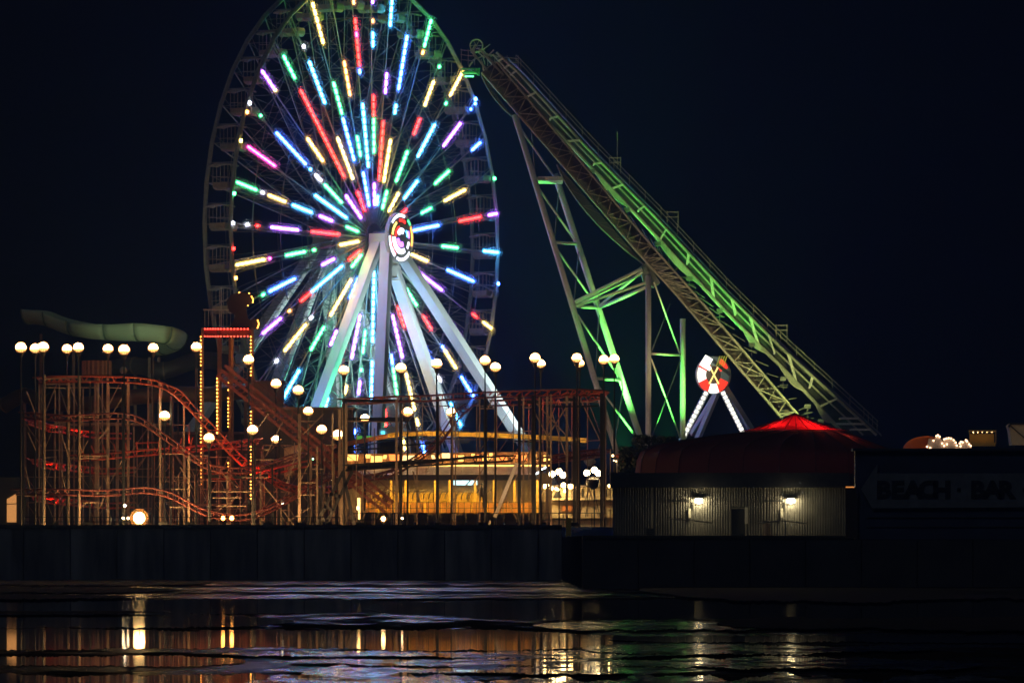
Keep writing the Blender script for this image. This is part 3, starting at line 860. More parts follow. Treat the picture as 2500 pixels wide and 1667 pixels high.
for g in range(NG):
    a = 2 * math.pi * g / NG
    if math.sin(a) > .3: continue
    pts = [Vector((lerp(peak.x, tc.x, max(0, (rr - .42) / .58)) + math.cos(a) * TRX * rr, tc.y + math.sin(a) * TRYd * rr - .03, P(0, tent_v(rr, v, a), TY).z + .03)) for rr, v in TPROF] + [Vector((peak.x + math.cos(a) * S(122, TY), tc.y + math.sin(a) * 3.0, ring_z)), peak]
    m = MB(); m.tube(pts, .025, 5); m.build('seam', mat('tent_lining'), tent)
m = MB(); m.lathe((peak.x, tc.y, ring_z - .02), [(.2, 0), (2.2, .01)], 16); m.build('cap_light_block', mat('tent_lining'), tent)  # unseen disc added to stop the cap light going down
m = MB(); c = Vector((peak.x, tc.y - 1.2, ring_z + .2)); m.sphere(c - Vector((1.3, 0, 0)), .09, 8, 5); m.sphere(c + Vector((.9, 0, 0)), .09, 8, 5); cl = m.build('added_cap_lamp', mat('added_cap_lamp', (.2, .2, .2), .5, emit=(1, .5, .35), strength=420), tent)  # hidden lamps added to make the cap fabric glow
m = MB(); m.sphere(P(2075, 1080, TY + 10), .16, 8, 5); m.sphere(P(1990, 1066, TY + 10), .16, 8, 5); m.build('added_inner_lamp', mat('tent_inner_b', (.2, .2, .2), .5, emit=(1, .4, .25), strength=90), tent)  # hidden lamps added to redden the right slope from inside
m = MB(); m.sphere(tc - Vector((2, 3, .6)), .2, 8, 5); m.build('added_inner_lamp', mat('tent_inner', (.2, .2, .2), .5, emit=(1, .5, .3), strength=9), tent)  # hidden lamp added for a dull glow in the lower roof
# valance / side wall below the eaves: dark canvas panels
for g in range(NG):
    a0 = 2 * math.pi * g / NG; a1 = 2 * math.pi * (g + 1) / NG
    if math.sin((a0 + a1) / 2) > .4: continue
    m = MB(); q = [Vector((tc.x + math.cos(a) * TRX * .995, tc.y + math.sin(a) * TRYd * .995, 0)) for a in (a0 + .01, a1 - .01)]
    m.prism([q[0] + Vector((0, 0, eave_z - .05)), q[1] + Vector((0, 0, eave_z - .05)), q[1] + Vector((0, 0, R_Z)), q[0] + Vector((0, 0, R_Z))], (0, .04, 0))
    m.build('side_panel', mat('canvas_dark', (.07, .05, .055), .8, noise=.5, nscale=.6), tent)
# ------------------------------------------------------------------ corrugated bar building
CY = 342.0
bar = thing('corrugated_building', 'low corrugated metal building with two lamps beneath the red tent', 'building', tuple(P(1780, 1312, CY)))
mat('corrugated', (.13, .13, .125), .6, .0, noise=.35, nscale=1.2)
def corr(u0, u1, v0, v1, Y, pitch=.15, depth=.03):
    a = P(u0, v0, Y); b = P(u1, v1, Y); m = MB(); n = int((b.x - a.x) / pitch)
    xs = []
    for i in range(n):
        x = a.x + i * pitch; xs += [(x, 0), (x + pitch * .3, 0), (x + pitch * .5, -depth), (x + pitch * .8, -depth)]
    xs.append((b.x, 0))
    m.sheet([[Vector((x, Y + d, a.z)) for x, d in xs], [Vector((x, Y + d, b.z)) for x, d in xs]])
    return m
holes = [(1497, 1640), (1675, 1785), (1820, 1905), (1945, 2066)]
# sheets of cladding around two doors and two dark service openings
for u0, u1, v0, v1 in ((1497, 1597, 1190, 1310), (1597, 1646, 1190, 1222), (1597, 1646, 1222, 1310), (1646, 1784, 1190, 1310), (1784, 1818, 1190, 1236), (1818, 1870, 1190, 1236), (1870, 1934, 1190, 1236), (1818, 1870, 1236, 1310), (1870, 1934, 1236, 1310), (1934, 2066, 1190, 1310)):
    corr(u0, u1, v0, v1, CY).build('cladding_sheet', mat('corrugated'), bar)
m = MB(); q = P(1801, 1273, CY + .1); m.box(q, S(36, CY), .1, S(76, CY)); d = m.build('door', mat('door_dark', (.03, .035, .04), .6), bar)
m = MB(); m.box(P(1801, 1240, CY + .02), S(40, CY), .12, .1); m.box(P(1784, 1273, CY + .02), .08, .12, S(72, CY)); m.build('door_frame', mat('corrugated'), d)
for u in (1684, 1909):
    m = MB(); m.box(P(u, 1252, CY - .1), S(6, CY), .06, S(23, CY)); m.build('white_sign', mat('white_board', (.7, .7, .62), .6), bar)
m = MB(); m.box(P(1822, 1258, CY - .1), S(7, CY), .08, S(40, CY)); m.build('white_sign', mat('white_board'), bar)
m = MB(); m.box(P(1660, 1222, CY - .1), S(48, CY), .3, .08); m.box(P(1885, 1222, CY - .1), S(48, CY), .3, .08); m.build('awning_strip', mat('door_dark'), bar)
m = MB(); a = P(1497, 1190, CY); b = P(2066, 1190, CY)
m.box(((a.x + b.x) / 2, CY + 1.2, a.z + S(18, CY)), b.x - a.x + .3, 3.2, S(36, CY)); m.build('roof_fascia', mat('fascia_dark', (.05, .055, .07), .7, noise=.3), bar)
for u in (1706, 1931):
    m = MB(); c = P(u, 1222, CY - .35)
    m.box(c + Vector((0, .14, .14)), .62, .34, .08); m.box(c + Vector((0, .3, 0)), .4, .1, .4)
    lm = m.build('wall_lamp', mat('black_steel'), bar)
    m = MB(); m.box(c, .44, .22, .24); m.sphere(c + Vector((0, -.05, -.02)), .22, 10, 6, .7)
    m.build('lamp_glass', mat('bar_lamp', (.2, .2, .2), .4, emit=(1, .80, .42), strength=95), lm)
    m = MB(); m.box(P(u - 16, 1236, CY - .05), .06, .1, .5); m.build('conduit', mat('black_steel'), lm)
# railings, ramp, bins before the building
def railing(name, label, pts, Y, posts, vb, group=None):
    t = thing(name, label, 'railing', tuple(P(pts[0][0], vb, Y)), group)
    m = MB(); m.tube([P(u, v, Y) for u, v in pts], .035, 6); m.build('top_rail', mat('galv', (.55, .55, .5), .35, .6), t)
    for u, v in posts:
        m = MB(); m.bar(P(u, v, Y), P(u, vb, Y), .05); m.build('post', mat('galv'), t)
    return t
railing('ramp_railing', 'thin metal ramp railing below the left bar lamp', [(1635, 1266), (1672, 1268), (1740, 1276)], CY - 3, [(1640, 1266), (1655, 1267), (1673, 1268), (1740, 1276)], 1311)
railing('ramp_railing', 'thin metal ramp railing below the right bar lamp', [(1850, 1276), (1910, 1271), (1972, 1277)], CY - 3, [(1867, 1274), (1882, 1273), (1899, 1272), (1918, 1272)], 1311)
t = thing('litter_bin', 'pale upright bin between the ramp railings', 'bin', tuple(P(1873, 1311, CY - 2)))
m = MB(); m.lathe(P(1873, 1311, CY - 2), [(.17, 0), (.19, .05), (.2, .75), (.21, .78), (.17, .84)], 12); m.build('body', mat('bin_tan', (.42, .30, .2), .6), t)
m = MB(); m.lathe(P(1873, 1311, CY - 2) + Vector((0, 0, .86)), [(.22, 0), (.2, .06), (.1, .12)], 12); m.build('lid', mat('black_steel'), t)
t = thing('air_unit', 'dim grey vent cabinet left of the left ramp railing', 'cabinet', tuple(P(1587, 1311, CY - 1)))
m = MB(); m.box(P(1587, 1300, CY - 1), S(20, CY), .5, S(22, CY)); m.build('body', mat('corrugated'), t)
m = MB()
for k in range(4): m.box(P(1587, 1293 + k * 5, CY - 1.27), S(16, CY), .03, .03)
m.build('louvre', mat('black_steel'), t)
# ------------------------------------------------------------------ beach bar trailer with lettering
BY = 322.0
bb = thing('beach_bar', 'dark blue bar stand with grey arrow board lettered beach bar', 'bar stand', tuple(P(2300, 1316, BY)))
m = MB(); a = P(2088, 1100, BY + .5); b = P(2620, 1316, BY + .5)
m.box(((a.x + b.x) / 2, BY + 1.0, (a.z + b.z) / 2), b.x - a.x, 1.0, a.z - b.z); m.build('body', mat('bar_blue', (.03, .045, .10), .55, noise=.3, nscale=.8), bb)
m = MB(); m.box(((a.x + b.x) / 2, BY + 1.0, a.z + .06), b.x - a.x + .3, 1.6, .14); m.build('roof', mat('bar_roof', (.03, .04, .07), .6), bb)
m = MB()
m.prism([P(u, v, BY + .3) for u, v in ((2102, 1194), (2142, 1132), (2142, 1155), (2620, 1155), (2620, 1237), (2130, 1240), (2142, 1262))], (0, -.06, 0))
board = m.build('arrow_board', mat('board_grey', (.15, .17, .2), .6, noise=.25, nscale=2), bb)
def letters(s, u, v, Y, size, mt, parent, name='letter'):
    c = bpy.data.curves.new('txt', 'FONT'); c.body = s; c.size = size; c.extrude = .01; c.offset = size * .055; c.align_x = 'CENTER'; c.align_y = 'CENTER'; c.resolution_u = 3
    o = bpy.data.objects.new('txt', c); COL.objects.link(o)
    dg = bpy.context.evaluated_depsgraph_get(); me = bpy.data.meshes.new_from_object(o.evaluated_get(dg))
    bpy.data.objects.remove(o); me.materials.append(mt)
    q = bpy.data.objects.new(name, me); COL.objects.link(q); q.parent = parent
    q.location = P(u, v, Y) - world_of(parent); q.rotation_euler = (math.pi / 2, 0, 0); q.scale = (1.1, 1.0, 1.0)
    return q
LM = mat('letter_dark', (.012, .014, .02), .6)
for ch, u in zip('BEACH', (2157, 2191, 2229, 2264, 2299)): letters(ch, u, 1197, BY + .2, S(56, BY), LM, board)
for ch, u in zip('BAR', (2387, 2423, 2456)): letters(ch, u, 1197, BY + .2, S(56, BY), LM, board)
for u in (2341, 2501):
    m = MB(); m.box(P(u, 1195, BY + .2), .2, .02, .2); m.build('letter_dot', LM, board)
for v in (1262, 1285):
    m = MB(); m.box(P(2350, v, BY + .45), S(470, BY), .08, .05); m.build('counter_trim', mat('bar_roof'), bb)
m = MB(); m.box(P(2079, 1252, BY + .3), S(30, BY), .1, S(124, BY)); m.build('end_post', mat('post_brown', (.05, .035, .03), .8), bb)
# awning edge lit orange to its left
t = thing('orange_sign', 'short glowing orange strip at the corner of the corrugated building', 'light strip', tuple(P(2078, 1190, CY - 1)))
m = MB(); m.box(P(2078, 1189, CY - 1), S(26, CY), .12, .09); m.build('tube', mat('orange_tube', (.2, .1, .05), .5, emit=(1, .35, .08), strength=.9), t)
m = MB(); m.box(P(2078, 1187, CY - .9), S(28, CY), .1, .12); m.build('holder', mat('black_steel'), t)
# ------------------------------------------------------------------ lit stalls far right
FY = 452.0
t = thing('orange_tent', 'small orange lit tent dome right of the red tent', 'tent', tuple(P(2250, 1290, FY)))
m = MB(); c = P(2262, 1098, FY); rows = []
for i in range(6):
    a = i / 5 * math.pi / 2; rows.append([c + Vector((math.cos(a) * S(58, FY) * math.cos(b), math.cos(a) * 2 * math.sin(b), math.sin(a) * S(34, FY))) for b in [j * math.pi / 8 for j in range(17)]])
m.sheet(rows); m.build('canopy', fabric('orange_fabric', (.75, .2, .02), .5), t, smooth=True)
m = MB(); m.sphere(c + Vector((0, 0, .35)), .2, 8, 5); m.build('lamp', mat('tent_bulb', (.2, .2, .2), .5, emit=(1, .6, .25), strength=10), t)
m = MB(); m.lathe(c - Vector((0, 0, 6)), [(S(54, FY), 0), (S(54, FY), 5.9)], 20); m.build('drum', mat('bar_roof'), t)
t = thing('bulb_sign', 'white ornamental sign outlined in bright bulbs above the bar', 'lit sign', tuple(P(2310, 1290, FY - 3)))
m = MB(); YS = FY - 3
pts = [(2262, 1094), (2268, 1070), (2280, 1074), (2290, 1060), (2302, 1078), (2312, 1068), (2330, 1072), (2338, 1090), (2352, 1078), (2362, 1072), (2372, 1090), (2372, 1094)]
m.prism([P(u, v, YS) for u, v in pts] + [P(2372, 1290, YS), P(2262, 1290, YS)], (0, .1, 0)); m.build('panel', mat('sign_white', (.6, .58, .55), .6), t)
m = MB()
for u, v in [(2290, 1062), (2286, 1064), (2294, 1066), (2279, 1075), (2305, 1072), (2310, 1070), (2316, 1069), (2322, 1070), (2328, 1074), (2333, 1080), (2336, 1087), (2300, 1082), (2343, 1082), (2346, 1078), (2350, 1079), (2358, 1074), (2361, 1077), (2366, 1084), (2370, 1088), (2271, 1093), (2263, 1090), (2312, 1084), (2305, 1088), (2345, 1089)]:
    m.sphere(P(u, v, YS - .15), .075, 7, 4)
m.build('bulbs', mat('bulb_peach', (.2, .2, .2), .5, emit=(1, .55, .3), strength=6), t)
t = thing('ride_cabin', 'yellow barred ride cabin lit from within above the bar', 'cabin', tuple(P(2398, 1290, FY)))
c = P(2398, 1068, FY); m = MB()
m.box(c + Vector((0, 0, S(16, FY))), S(66, FY), 1.4, .12); m.box(c - Vector((0, 0, S(17, FY))), S(60, FY), 1.4, .25); m.build('shell', mat('cabin_yellow', (.6, .42, .1), .5), t)
m = MB()
for k in range(7): m.bar(c + Vector((-1 + k / 3.0, -.6, -.5)), c + Vector((-1 + k / 3.0, -.6, .5)), .06)
m.build('bars', mat('cabin_yellow'), t)
m = MB(); m.box(c + Vector((0, .6, -.1)), S(60, FY), .1, .8); m.build('back', mat('cabin_yellow'), t)
m = MB()
for k in range(5): m.sphere(c + Vector((-.7 + k * .35, -.3, .42)), .06, 6, 4)
m.build('bulbs', mat('tent_bulb'), t)
m = MB(); m.bar(c - Vector((0, -.4, .6)), Vector((c.x, c.y + .4, DECK_Z)), .3); m.build('mast', mat('black_steel'), t)
t = thing('white_canopy', 'cream lit canopy with rounded edge at the right margin', 'canopy', tuple(P(2500, 1290, FY)))
m = MB(); m.prism([P(u, v, FY) for u, v in ((2462, 1038), (2468, 1033), (2560, 1033), (2560, 1086), (2470, 1086), (2466, 1050))], (0, 2.5, 0)); m.build('cover', mat('canopy_cream', (.72, .62, .45), .6), t)
m = MB(); m.bar(P(2468, 1040, FY - .1), P(2510, 1076, FY - .1), .08); m.tube([P(2462, 1042, FY - .1), P(2468, 1034, FY - .1), P(2560, 1033, FY - .1)], .09, 6); m.build('frame', mat('black_steel'), t)
for u in (2475, 2550):
    m = MB(); m.bar(P(u, 1086, FY + 1), P(u, 1290, FY + 1), .12); m.build('pole', mat('black_steel'), t)
m = MB(); m.sphere(P(2530, 1100, FY - 6), .25, 8, 5)
lampc = m.build('lamp', mat('canopy_bulb', (.2, .2, .2), .5, emit=(1, .7, .35), strength=30), t)
# dark shrubs beside the tent
mat('leaf_dark', (.03, .05, .02), .7)
def shrub(u, v, w, h, Y, label, seed):
    rnd = random.Random(seed); t = thing('shrub', label, 'shrub', tuple(P(u, 1292, Y)), 'shrubs beside the red tent')
    m = MB(); base = P(u, 1292, Y); top = P(u, v, Y)
    for k in range(4): m.tube([base + Vector((k * .1 - .2, 0, 0)), lerp(base, top, .6) + Vector((rnd.uniform(-.4, .4), 0, 0))], .05, 5, r2=.02)
    m.build('stem', mat('bark', (.06, .045, .03), .8), t)
    m = MB(); W_, H_ = S(w, Y) / 2, S(h, Y)
    for k in range(900):
        a = rnd.uniform(0, 6.28); rr = rnd.random() ** .5; z = rnd.random()
        q = top + Vector((math.cos(a) * rr * W_, math.sin(a) * rr * W_, -H_ * z * (.4 + .6 * rr)))
        dx = Vector((rnd.uniform(-1, 1), rnd.uniform(-1, 1), rnd.uniform(-1, 1))).normalized() * .16; dy = Vector((rnd.uniform(-1, 1), rnd.uniform(-1, 1), rnd.uniform(-1, 1))).normalized() * .1
        m._add([q - dx, q + dy, q + dx, q - dy], [(0, 1, 2, 3)])
    stuff(m.build('foliage', mat('leaf_dark'), t))
shrub(1572, 1062, 60, 120, 420, 'dark shrub against the green lit coaster foot', 1)
shrub(1530, 1092, 40, 90, 421, 'lower dark shrub left of the tent edge', 2)
shrub(1625, 1066, 60, 60, 424, 'low dark shrub beneath the two upright coaster posts', 3)
# small striped awning with bulbs left of the tent
t = thing('bulb_awning', 'rusty red awning edged with small bulbs left of the tent', 'awning', tuple(P(1520, 1290, 424)))
m = MB(); m.prism([P(u, v, 424) for u, v in ((1500, 1112), (1525, 1102), (1548, 1100), (1548, 1132), (1520, 1128))], (0, 2, 0)); m.build('cover', mat('rust_fabric', (.35, .08, .03), .7), t)
m = MB()
for k in range(9): m.sphere(P(1499 + k * 5.5, 1124 + k * 1.5, 423.8), .055, 6, 4)
m.sphere(P(1496, 1112, 423.8), .09, 6, 4); m.build('bulbs', mat('tent_bulb'), t)
for u in (1506, 1540):
    m = MB(); m.bar(P(u, 1126, 425), P(u, 1290, 425), .08); m.build('pole', mat('galv'), t)
# ------------------------------------------------------------------ tubular steel coaster along the pier front
CO = thing('roller_coaster', 'low red railed steel coaster on thin posts along the pier front', 'roller coaster', tuple(P(700, 1286, 425)))
RED, DRD, POST, BLK = mat('red_rail'), mat('dark_red'), mat('post_steel'), mat('black_steel')
def smooth_path(pts, n=6):
    out = []
    q = [pts[0]] + list(pts) + [pts[-1]]
    for i in range(1, len(q) - 2):
        for k in range(n):
            t = k / n
            out.append(tuple(.5 * ((2 * q[i][j]) + (-q[i - 1][j] + q[i + 1][j]) * t + (2 * q[i - 1][j] - 5 * q[i][j] + 4 * q[i + 1][j] - q[i + 2][j]) * t * t + (-q[i - 1][j] + 3 * q[i][j] - 3 * q[i + 1][j] + q[i + 2][j]) * t ** 3) for j in range(3)))
    out.append(tuple(pts[-1])); return out
def track(pts, gauge=.9, r=.058, tie=.75, mt=RED, tm=None, spine=True, up=0.0):
    """pts: (u, v, Y) pixels + depth; twin rails, a spine tube and cross ties"""
    path = [P(*p) for p in smooth_path(pts)]
    L = []; Rr = []; Sp = []
    for i, p in enumerate(path):
        d = (path[min(i + 1, len(path) - 1)] - path[max(i - 1, 0)]); h = Vector((d.x, d.y, 0))
        s = Vector((-h.y, h.x, 0)).normalized() if h.length > 1e-4 else Vector((0, 1, 0))
        L.append(p + s * gauge / 2); Rr.append(p - s * gauge / 2); Sp.append(p - Vector((0, 0, .38)))
    m = MB(); m.tube(L, r, 6); rl = m.build('rail', mt, CO, smooth=True)
    m = MB(); m.tube(Rr, r, 6); m.build('rail', mt, CO, smooth=True)
    if spine:
        m = MB(); m.tube(Sp, r * 1.3, 6); m.build('spine', mt, CO, smooth=True)
    m = MB(); acc = 0
    for i in range(1, len(path)):
        acc += (path[i] - path[i - 1]).length
        if acc >= tie:
            acc = 0
            m.bar(L[i], Rr[i], .09, .07); m.bar(L[i], Sp[i], .06); m.bar(Rr[i], Sp[i], .06)
    stuff(m.build('cross_ties', tm or mt, CO))
    return path
F1, F2 = 421.0, 434.0
track([(95, 922, 431), (170, 919, F1 + 2), (280, 920, F1), (335, 922, F1), (385, 930, F1), (418, 946, F1), (450, 975, F1 + 1), (500, 1028, F1 + 2), (560, 1094, F1 + 4), (605, 1134, F1 + 6), (650, 1150, F1 + 10)])
track([(60, 1006, 430), (150, 1014, F1 + 1), (230, 1011, F1), (300, 1009, F1), (345, 1021, F1), (400, 1058, F1), (440, 1086, F1), (480, 1117, F1), (520, 1136, F1), (570, 1142, F1 + 1), (620, 1138, F1 + 2), (680, 1124, F1 + 4), (740, 1104, F1 + 7)], mt=DRD)
track([(70, 1022, 430), (110, 1037, 436), (150, 1043, 440), (235, 1056, 442), (320, 1058, 442)])
track([(80, 1118, 431), (110, 1129, 436), (190, 1138, 441), (260, 1144, 442), (330, 1140, 442)])
track([(80, 1205, 431), (110, 1214, 436), (190, 1222, 441), (260, 1228, 442), (330, 1226, 442)])
track([(180, 1112, 428), (250, 1108, F1 + 4), (330, 1101, F1 + 5), (400, 1095, F1 + 6), (450, 1092, F1 + 7), (520, 1084, F1 + 9), (580, 1078, F1 + 11), (630, 1070, F1 + 13)])
track([(40, 1194, 430), (150, 1194, F1 + 1), (240, 1197, F1), (300, 1194, F1), (345, 1190, F1), (390, 1195, F1), (430, 1209, F1), (470, 1230, F1), (510, 1248, F1), (560, 1257, F1 + 1), (610, 1254, F1 + 1), (660, 1236, F1 + 2), (710, 1210, F1 + 3), (760, 1180, F1 + 4), (810, 1156, F1 + 6)], mt=DRD)
track([(500, 1156, F1 + 10), (560, 1156, F1 + 9), (620, 1154, F1 + 8), (660, 1146, F1 + 8), (720, 1132, F1 + 8), (780, 1118, F1 + 8)])
track([(640, 1150, F1 + 6), (690, 1180, F1 + 7), (750, 1190, F1 + 9), (820, 1186, F1 + 12), (880, 1170, F1 + 14)])
# guard uprights on the rising stretch
for k in range(14):
    u = 205 + k * 26; v = 1110 - k * 2.2
    m = MB(); tilt = -10 + k * 1.6
    m.bar(P(u, v, F1 + 4.5), P(u + tilt, v - 21, F1 + 4.5), .09); m.build('guard_post', RED, CO)
m = MB(); m.tube([P(330, 1082, F1 + 4.5), P(385, 1080, F1 + 4.5)], .05, 5); m.build('guard_rail', RED, CO)
# lift ramp (dark trough descending to the right)
def ramp(p0, p1, Y, wpx, n=22):
    a, b = P(*p0, Y), P(*p1, Y); dd = (b - a).normalized(); nn = Vector((-dd.z, 0, dd.x)); nn = nn if nn.z > 0 else -nn
    h = S(wpx, Y)
    for yy in (-.7, .7):
        for o in (0, h * .55, h):
            m = MB(); m.bar(a + nn * (o - h / 2) + Vector((0, yy, 0)), b + nn * (o - h / 2) + Vector((0, yy, 0)), .12, .22); m.build('ramp_beam', DRD, CO)
    m = MB()
    for i in range(n * 2):
        q = lerp(a, b, i / (n * 2)); m.bar(q - nn * h / 2 + Vector((0, -.7, 0)), q + nn * h / 2 + dd * .4 + Vector((0, -.7, 0)), .07)
        m.bar(q + nn * h * .05 + Vector((0, -.7, 0)), q + nn * h * .05 + Vector((0, .7, 0)), .12)
    stuff(m.build('ramp_lacing', DRD, CO))
    m = MB(); m.bar(a + nn * (h / 2 + .55) - Vector((0, .75, 0)), b + nn * (h / 2 + .55) - Vector((0, .75, 0)), .05); m.build('handrail', DRD, CO)
    for i in range(n):
        q = lerp(a, b, (i + .5) / n) + nn * h / 2 - Vector((0, .75, 0)); m = MB(); m.bar(q, q + nn * .55, .04); m.build('handrail_post', DRD, CO)
ramp((540, 905), (950, 1238), F1 + 5, 32)
# support posts
def post(u, v0, Y, w=.11, mt=POST, v1=1286, name='post'):
    m = MB(); a = P(u, v0, Y); m.bar(a, Vector((a.x, Y, DECK_Z)), w); return m.build(name, mt, CO)
rp_ = random.Random(5)
for u, v0, Y, w in [(96, 918, 431, .11), (109, 915, F1, .13), (145, 935, 437, .1), (168, 925, F1 + 3, .14), (181, 930, 436, .1), (195, 918, F1, .14), (220, 930, F1 + 4, .13), (240, 925, F1 + 6, .13), (250, 928, 437, .1), (263, 922, F1 + 2, .16), (288, 1010, 436, .1),
                    (300, 915, F1, .15), (313, 925, F1 + 8, .2), (362, 930, 438, .12), (372, 935, 440, .1), (391, 935, F1 + 2, .16), (417, 945, F1 + 2, .16), (435, 965, 438, .1), (449, 985, F1 + 3, .13), (461, 1110, F1, .16), (436, 1158, F1 + 5, .1),
                    (58, 1000, F1 + 2, .12), (476, 1158, F1 + 5, .1), (512, 1140, F1, .24), (555, 1150, F1 + 3, .12), (590, 1065, F1 + 6, .12), (622, 1080, F1, .14), (636, 1140, F1 + 5, .15), (665, 1118, F1 + 3, .13), (682, 1050, F1 + 8, .18), (686, 1220, F1 + 5, .1),
                    (731, 1010, F1, .22), (752, 1120, F1 + 5, .1), (759, 1090, F1 + 6, .18), (774, 1090, F1 + 3, .14), (705, 1130, F1 + 8, .13), (780, 1190, F1 + 6, .2), (815, 1130, F1 + 4, .14), (833, 1110, F1 + 1, .2), (841, 1130, F1 + 3, .14)]:
    post(u, v0, Y, w, BLK if rp_.random() < .22 else POST)
# horizontals and diagonal braces of the frame
def hb(u0, v0, u1, v1, Y, w=.08, mt=POST, name='brace'):
    m = MB(); m.bar(P(u0, v0, Y), P(u1, v1, Y), w); m.build(name, mt, CO)
for a in [(109, 925, 195, 922), (109, 938, 181, 938), (196, 930, 265, 930), (196, 1018, 240, 1018), (196, 1113, 262, 1113), (196, 1118, 238, 1120), (60, 1210, 88, 1211), (196, 1227, 234, 1227), (300, 937, 313, 937), (405, 1108, 450, 1108),
          (470, 1112, 512, 1112), (418, 1194, 462, 1194), (415, 1238, 450, 1238), (590, 1165, 655, 1165), (622, 1122, 668, 1122), (520, 1200, 620, 1200), (520, 1215, 590, 1215), (735, 1028, 774, 1028), (735, 1208, 770, 1208), (762, 1145, 790, 1145), (735, 1178, 772, 1178),
          (645, 1098, 655, 1098), (530, 1235, 600, 1235)]:
    hb(*a, F1 + .5)
for a in [(148, 955, 168, 1015), (65, 955, 85, 1005), (290, 940, 265, 990), (305, 960, 262, 1030), (265, 1045, 238, 1075), (150, 1060, 175, 1140), (68, 1055, 88, 1100), (215, 1075, 196, 1110), (62, 1140, 74, 1195), (150, 1150, 160, 1195), (300, 1120, 268, 1180), (262, 1200, 240, 1245), (398, 945, 392, 980),
          (396, 1110, 388, 1135), (440, 1140, 475, 1200), (538, 1150, 580, 1190), (580, 1210, 530, 1248), (620, 1060, 655, 1010), (650, 1110, 690, 1030), (725, 1100, 700, 1180), (760, 1120, 735, 1170), (640, 1180, 680, 1230), (700, 1275, 755, 1240), (215, 1225, 196, 1240), (248, 1185, 235, 1210), (305, 1192, 312, 1206), (310, 1015, 314, 1035), (620, 1250, 660, 1285), (690, 1245, 720, 1285), (740, 1060, 790, 1010)]:
    hb(*a, F1 + 1.2, .06)
# light lattice between neighbouring posts
LAT = mat('lattice_steel', (.40, .30, .22), .5, noise=.3, nscale=2)
rl = random.Random(21)
def lattice(u0, u1, v0, v1, Y, nx, nz):
    for i in range(nx + 1):
        u = lerp(u0, u1, i / nx) + rl.uniform(-3, 3)
        m = MB(); m.bar(P(u, v0 + rl.uniform(0, 12), Y), P(u, v1, Y), .07); m.build('post', LAT, CO)
        if i == nx: break
        un = lerp(u0, u1, (i + 1) / nx)
        for j in range(nz):
            va, vb = lerp(v0, v1, j / nz), lerp(v0, v1, (j + 1) / nz)
            if rl.random() < .75:
                m = MB(); m.bar(P(u, va + 6, Y), P(un, va + 6 + rl.uniform(-3, 3), Y), .06); m.build('cross_bar', LAT, CO)
            if rl.random() < .6:
                m = MB(); a, b = (P(u, va, Y), P(un, vb, Y)) if rl.random() < .5 else (P(u, vb, Y), P(un, va, Y)); m.bar(a, b, .045); m.build('brace', LAT, CO)
lattice(105, 300, 940, 1284, 428, 6, 4); lattice(60, 460, 1030, 1284, 432, 9, 4); lattice(300, 640, 1090, 1284, 434, 9, 4); lattice(395, 560, 1110, 1284, 429, 6, 3); lattice(560, 790, 1150, 1284, 430, 8, 3); lattice(430, 640, 1165, 1284, 438, 8, 2); lattice(800, 960, 1150, 1284, 436, 6, 3); lattice(640, 830, 1080, 1160, 433, 5, 2)
lattice(985, 1300, 985, 1110, 434, 7, 2); lattice(1290, 1470, 975, 1260, 433, 5, 3)
# hooded uplights added out of sight on the deck edge to brighten the posts
UPL = mat('uplight', (.2, .2, .2), .5, emit=(1, .54, .2), strength=330)
ORD = ['leftmost', 'second', 'third', 'fourth', 'fifth', 'sixth', 'seventh', 'eighth', 'ninth', 'tenth', 'eleventh', 'twelfth', 'thirteenth', 'rightmost']
for ui, u in enumerate((130, 215, 400, 465, 520, 600, 655, 735, 800, 880, 1060, 1180, 1290, 1400)):
    t = thing('deck_uplight', '%s added hooded amber uplight%s along the deck edge' % (ORD[ui], '' if ui in (0, 13) else ' from the left'), 'flood lamp', tuple(P(u, 1285, 418.6)), 'added amber uplights along the deck edge')
    q = P(u, 1280, 418.6)
    m = MB(); m.box(q, .5, .12, .1); m.build('lens', UPL, t)
    m = MB(); m.box(q - Vector((0, .16, -.03)), .7, .05, .26); m.box(q - Vector((0, 0, .1)), .7, .3, .05); m.build('hood', BLK, t)
# black trestle legs near the ramp foot
for a in [(768, 1288, 838, 1150), (792, 1288, 860, 1150), (838, 1158, 866, 1288), (775, 1262, 802, 1270), (790, 1235, 815, 1245), (805, 1205, 832, 1212)]:
    hb(*a, F1, .22, BLK, 'trestle_leg')
# tall trestle to the right with the high red turn
HT = 424.0
track([(838, 974, HT + 8), (900, 972, HT + 2), (960, 968, HT), (1040, 966, HT), (1120, 961, HT), (1200, 957, HT), (1290, 954, HT), (1380, 951, HT), (1440, 952, HT + 2), (1472, 955, HT + 5), (1462, 962, HT + 9), (1400, 968, HT + 11), (1300, 974, HT + 12), (1200, 978, HT + 13)], mt=DRD, tm=RED)
track([(1300, 1122, HT + 4), (1360, 1110, HT + 4), (1430, 1100, HT + 5), (1478, 1098, HT + 7), (1440, 1106, HT + 10), (1340, 1118, HT + 11)], mt=DRD, tm=DRD)
track([(836, 1136, HT), (900, 1131, HT), (1000, 1125, HT), (1080, 1121, HT), (1160, 1117, HT), (1250, 1112, HT + 2)], mt=BLK, tm=BLK)
track([(820, 1150, HT + 4), (880, 1160, HT + 4), (950, 1150, HT + 5), (1010, 1120, HT + 6), (1070, 1075, HT + 7), (1120, 1010, HT + 8), (1150, 985, HT + 10)], mt=DRD, tm=DRD, r=.06)
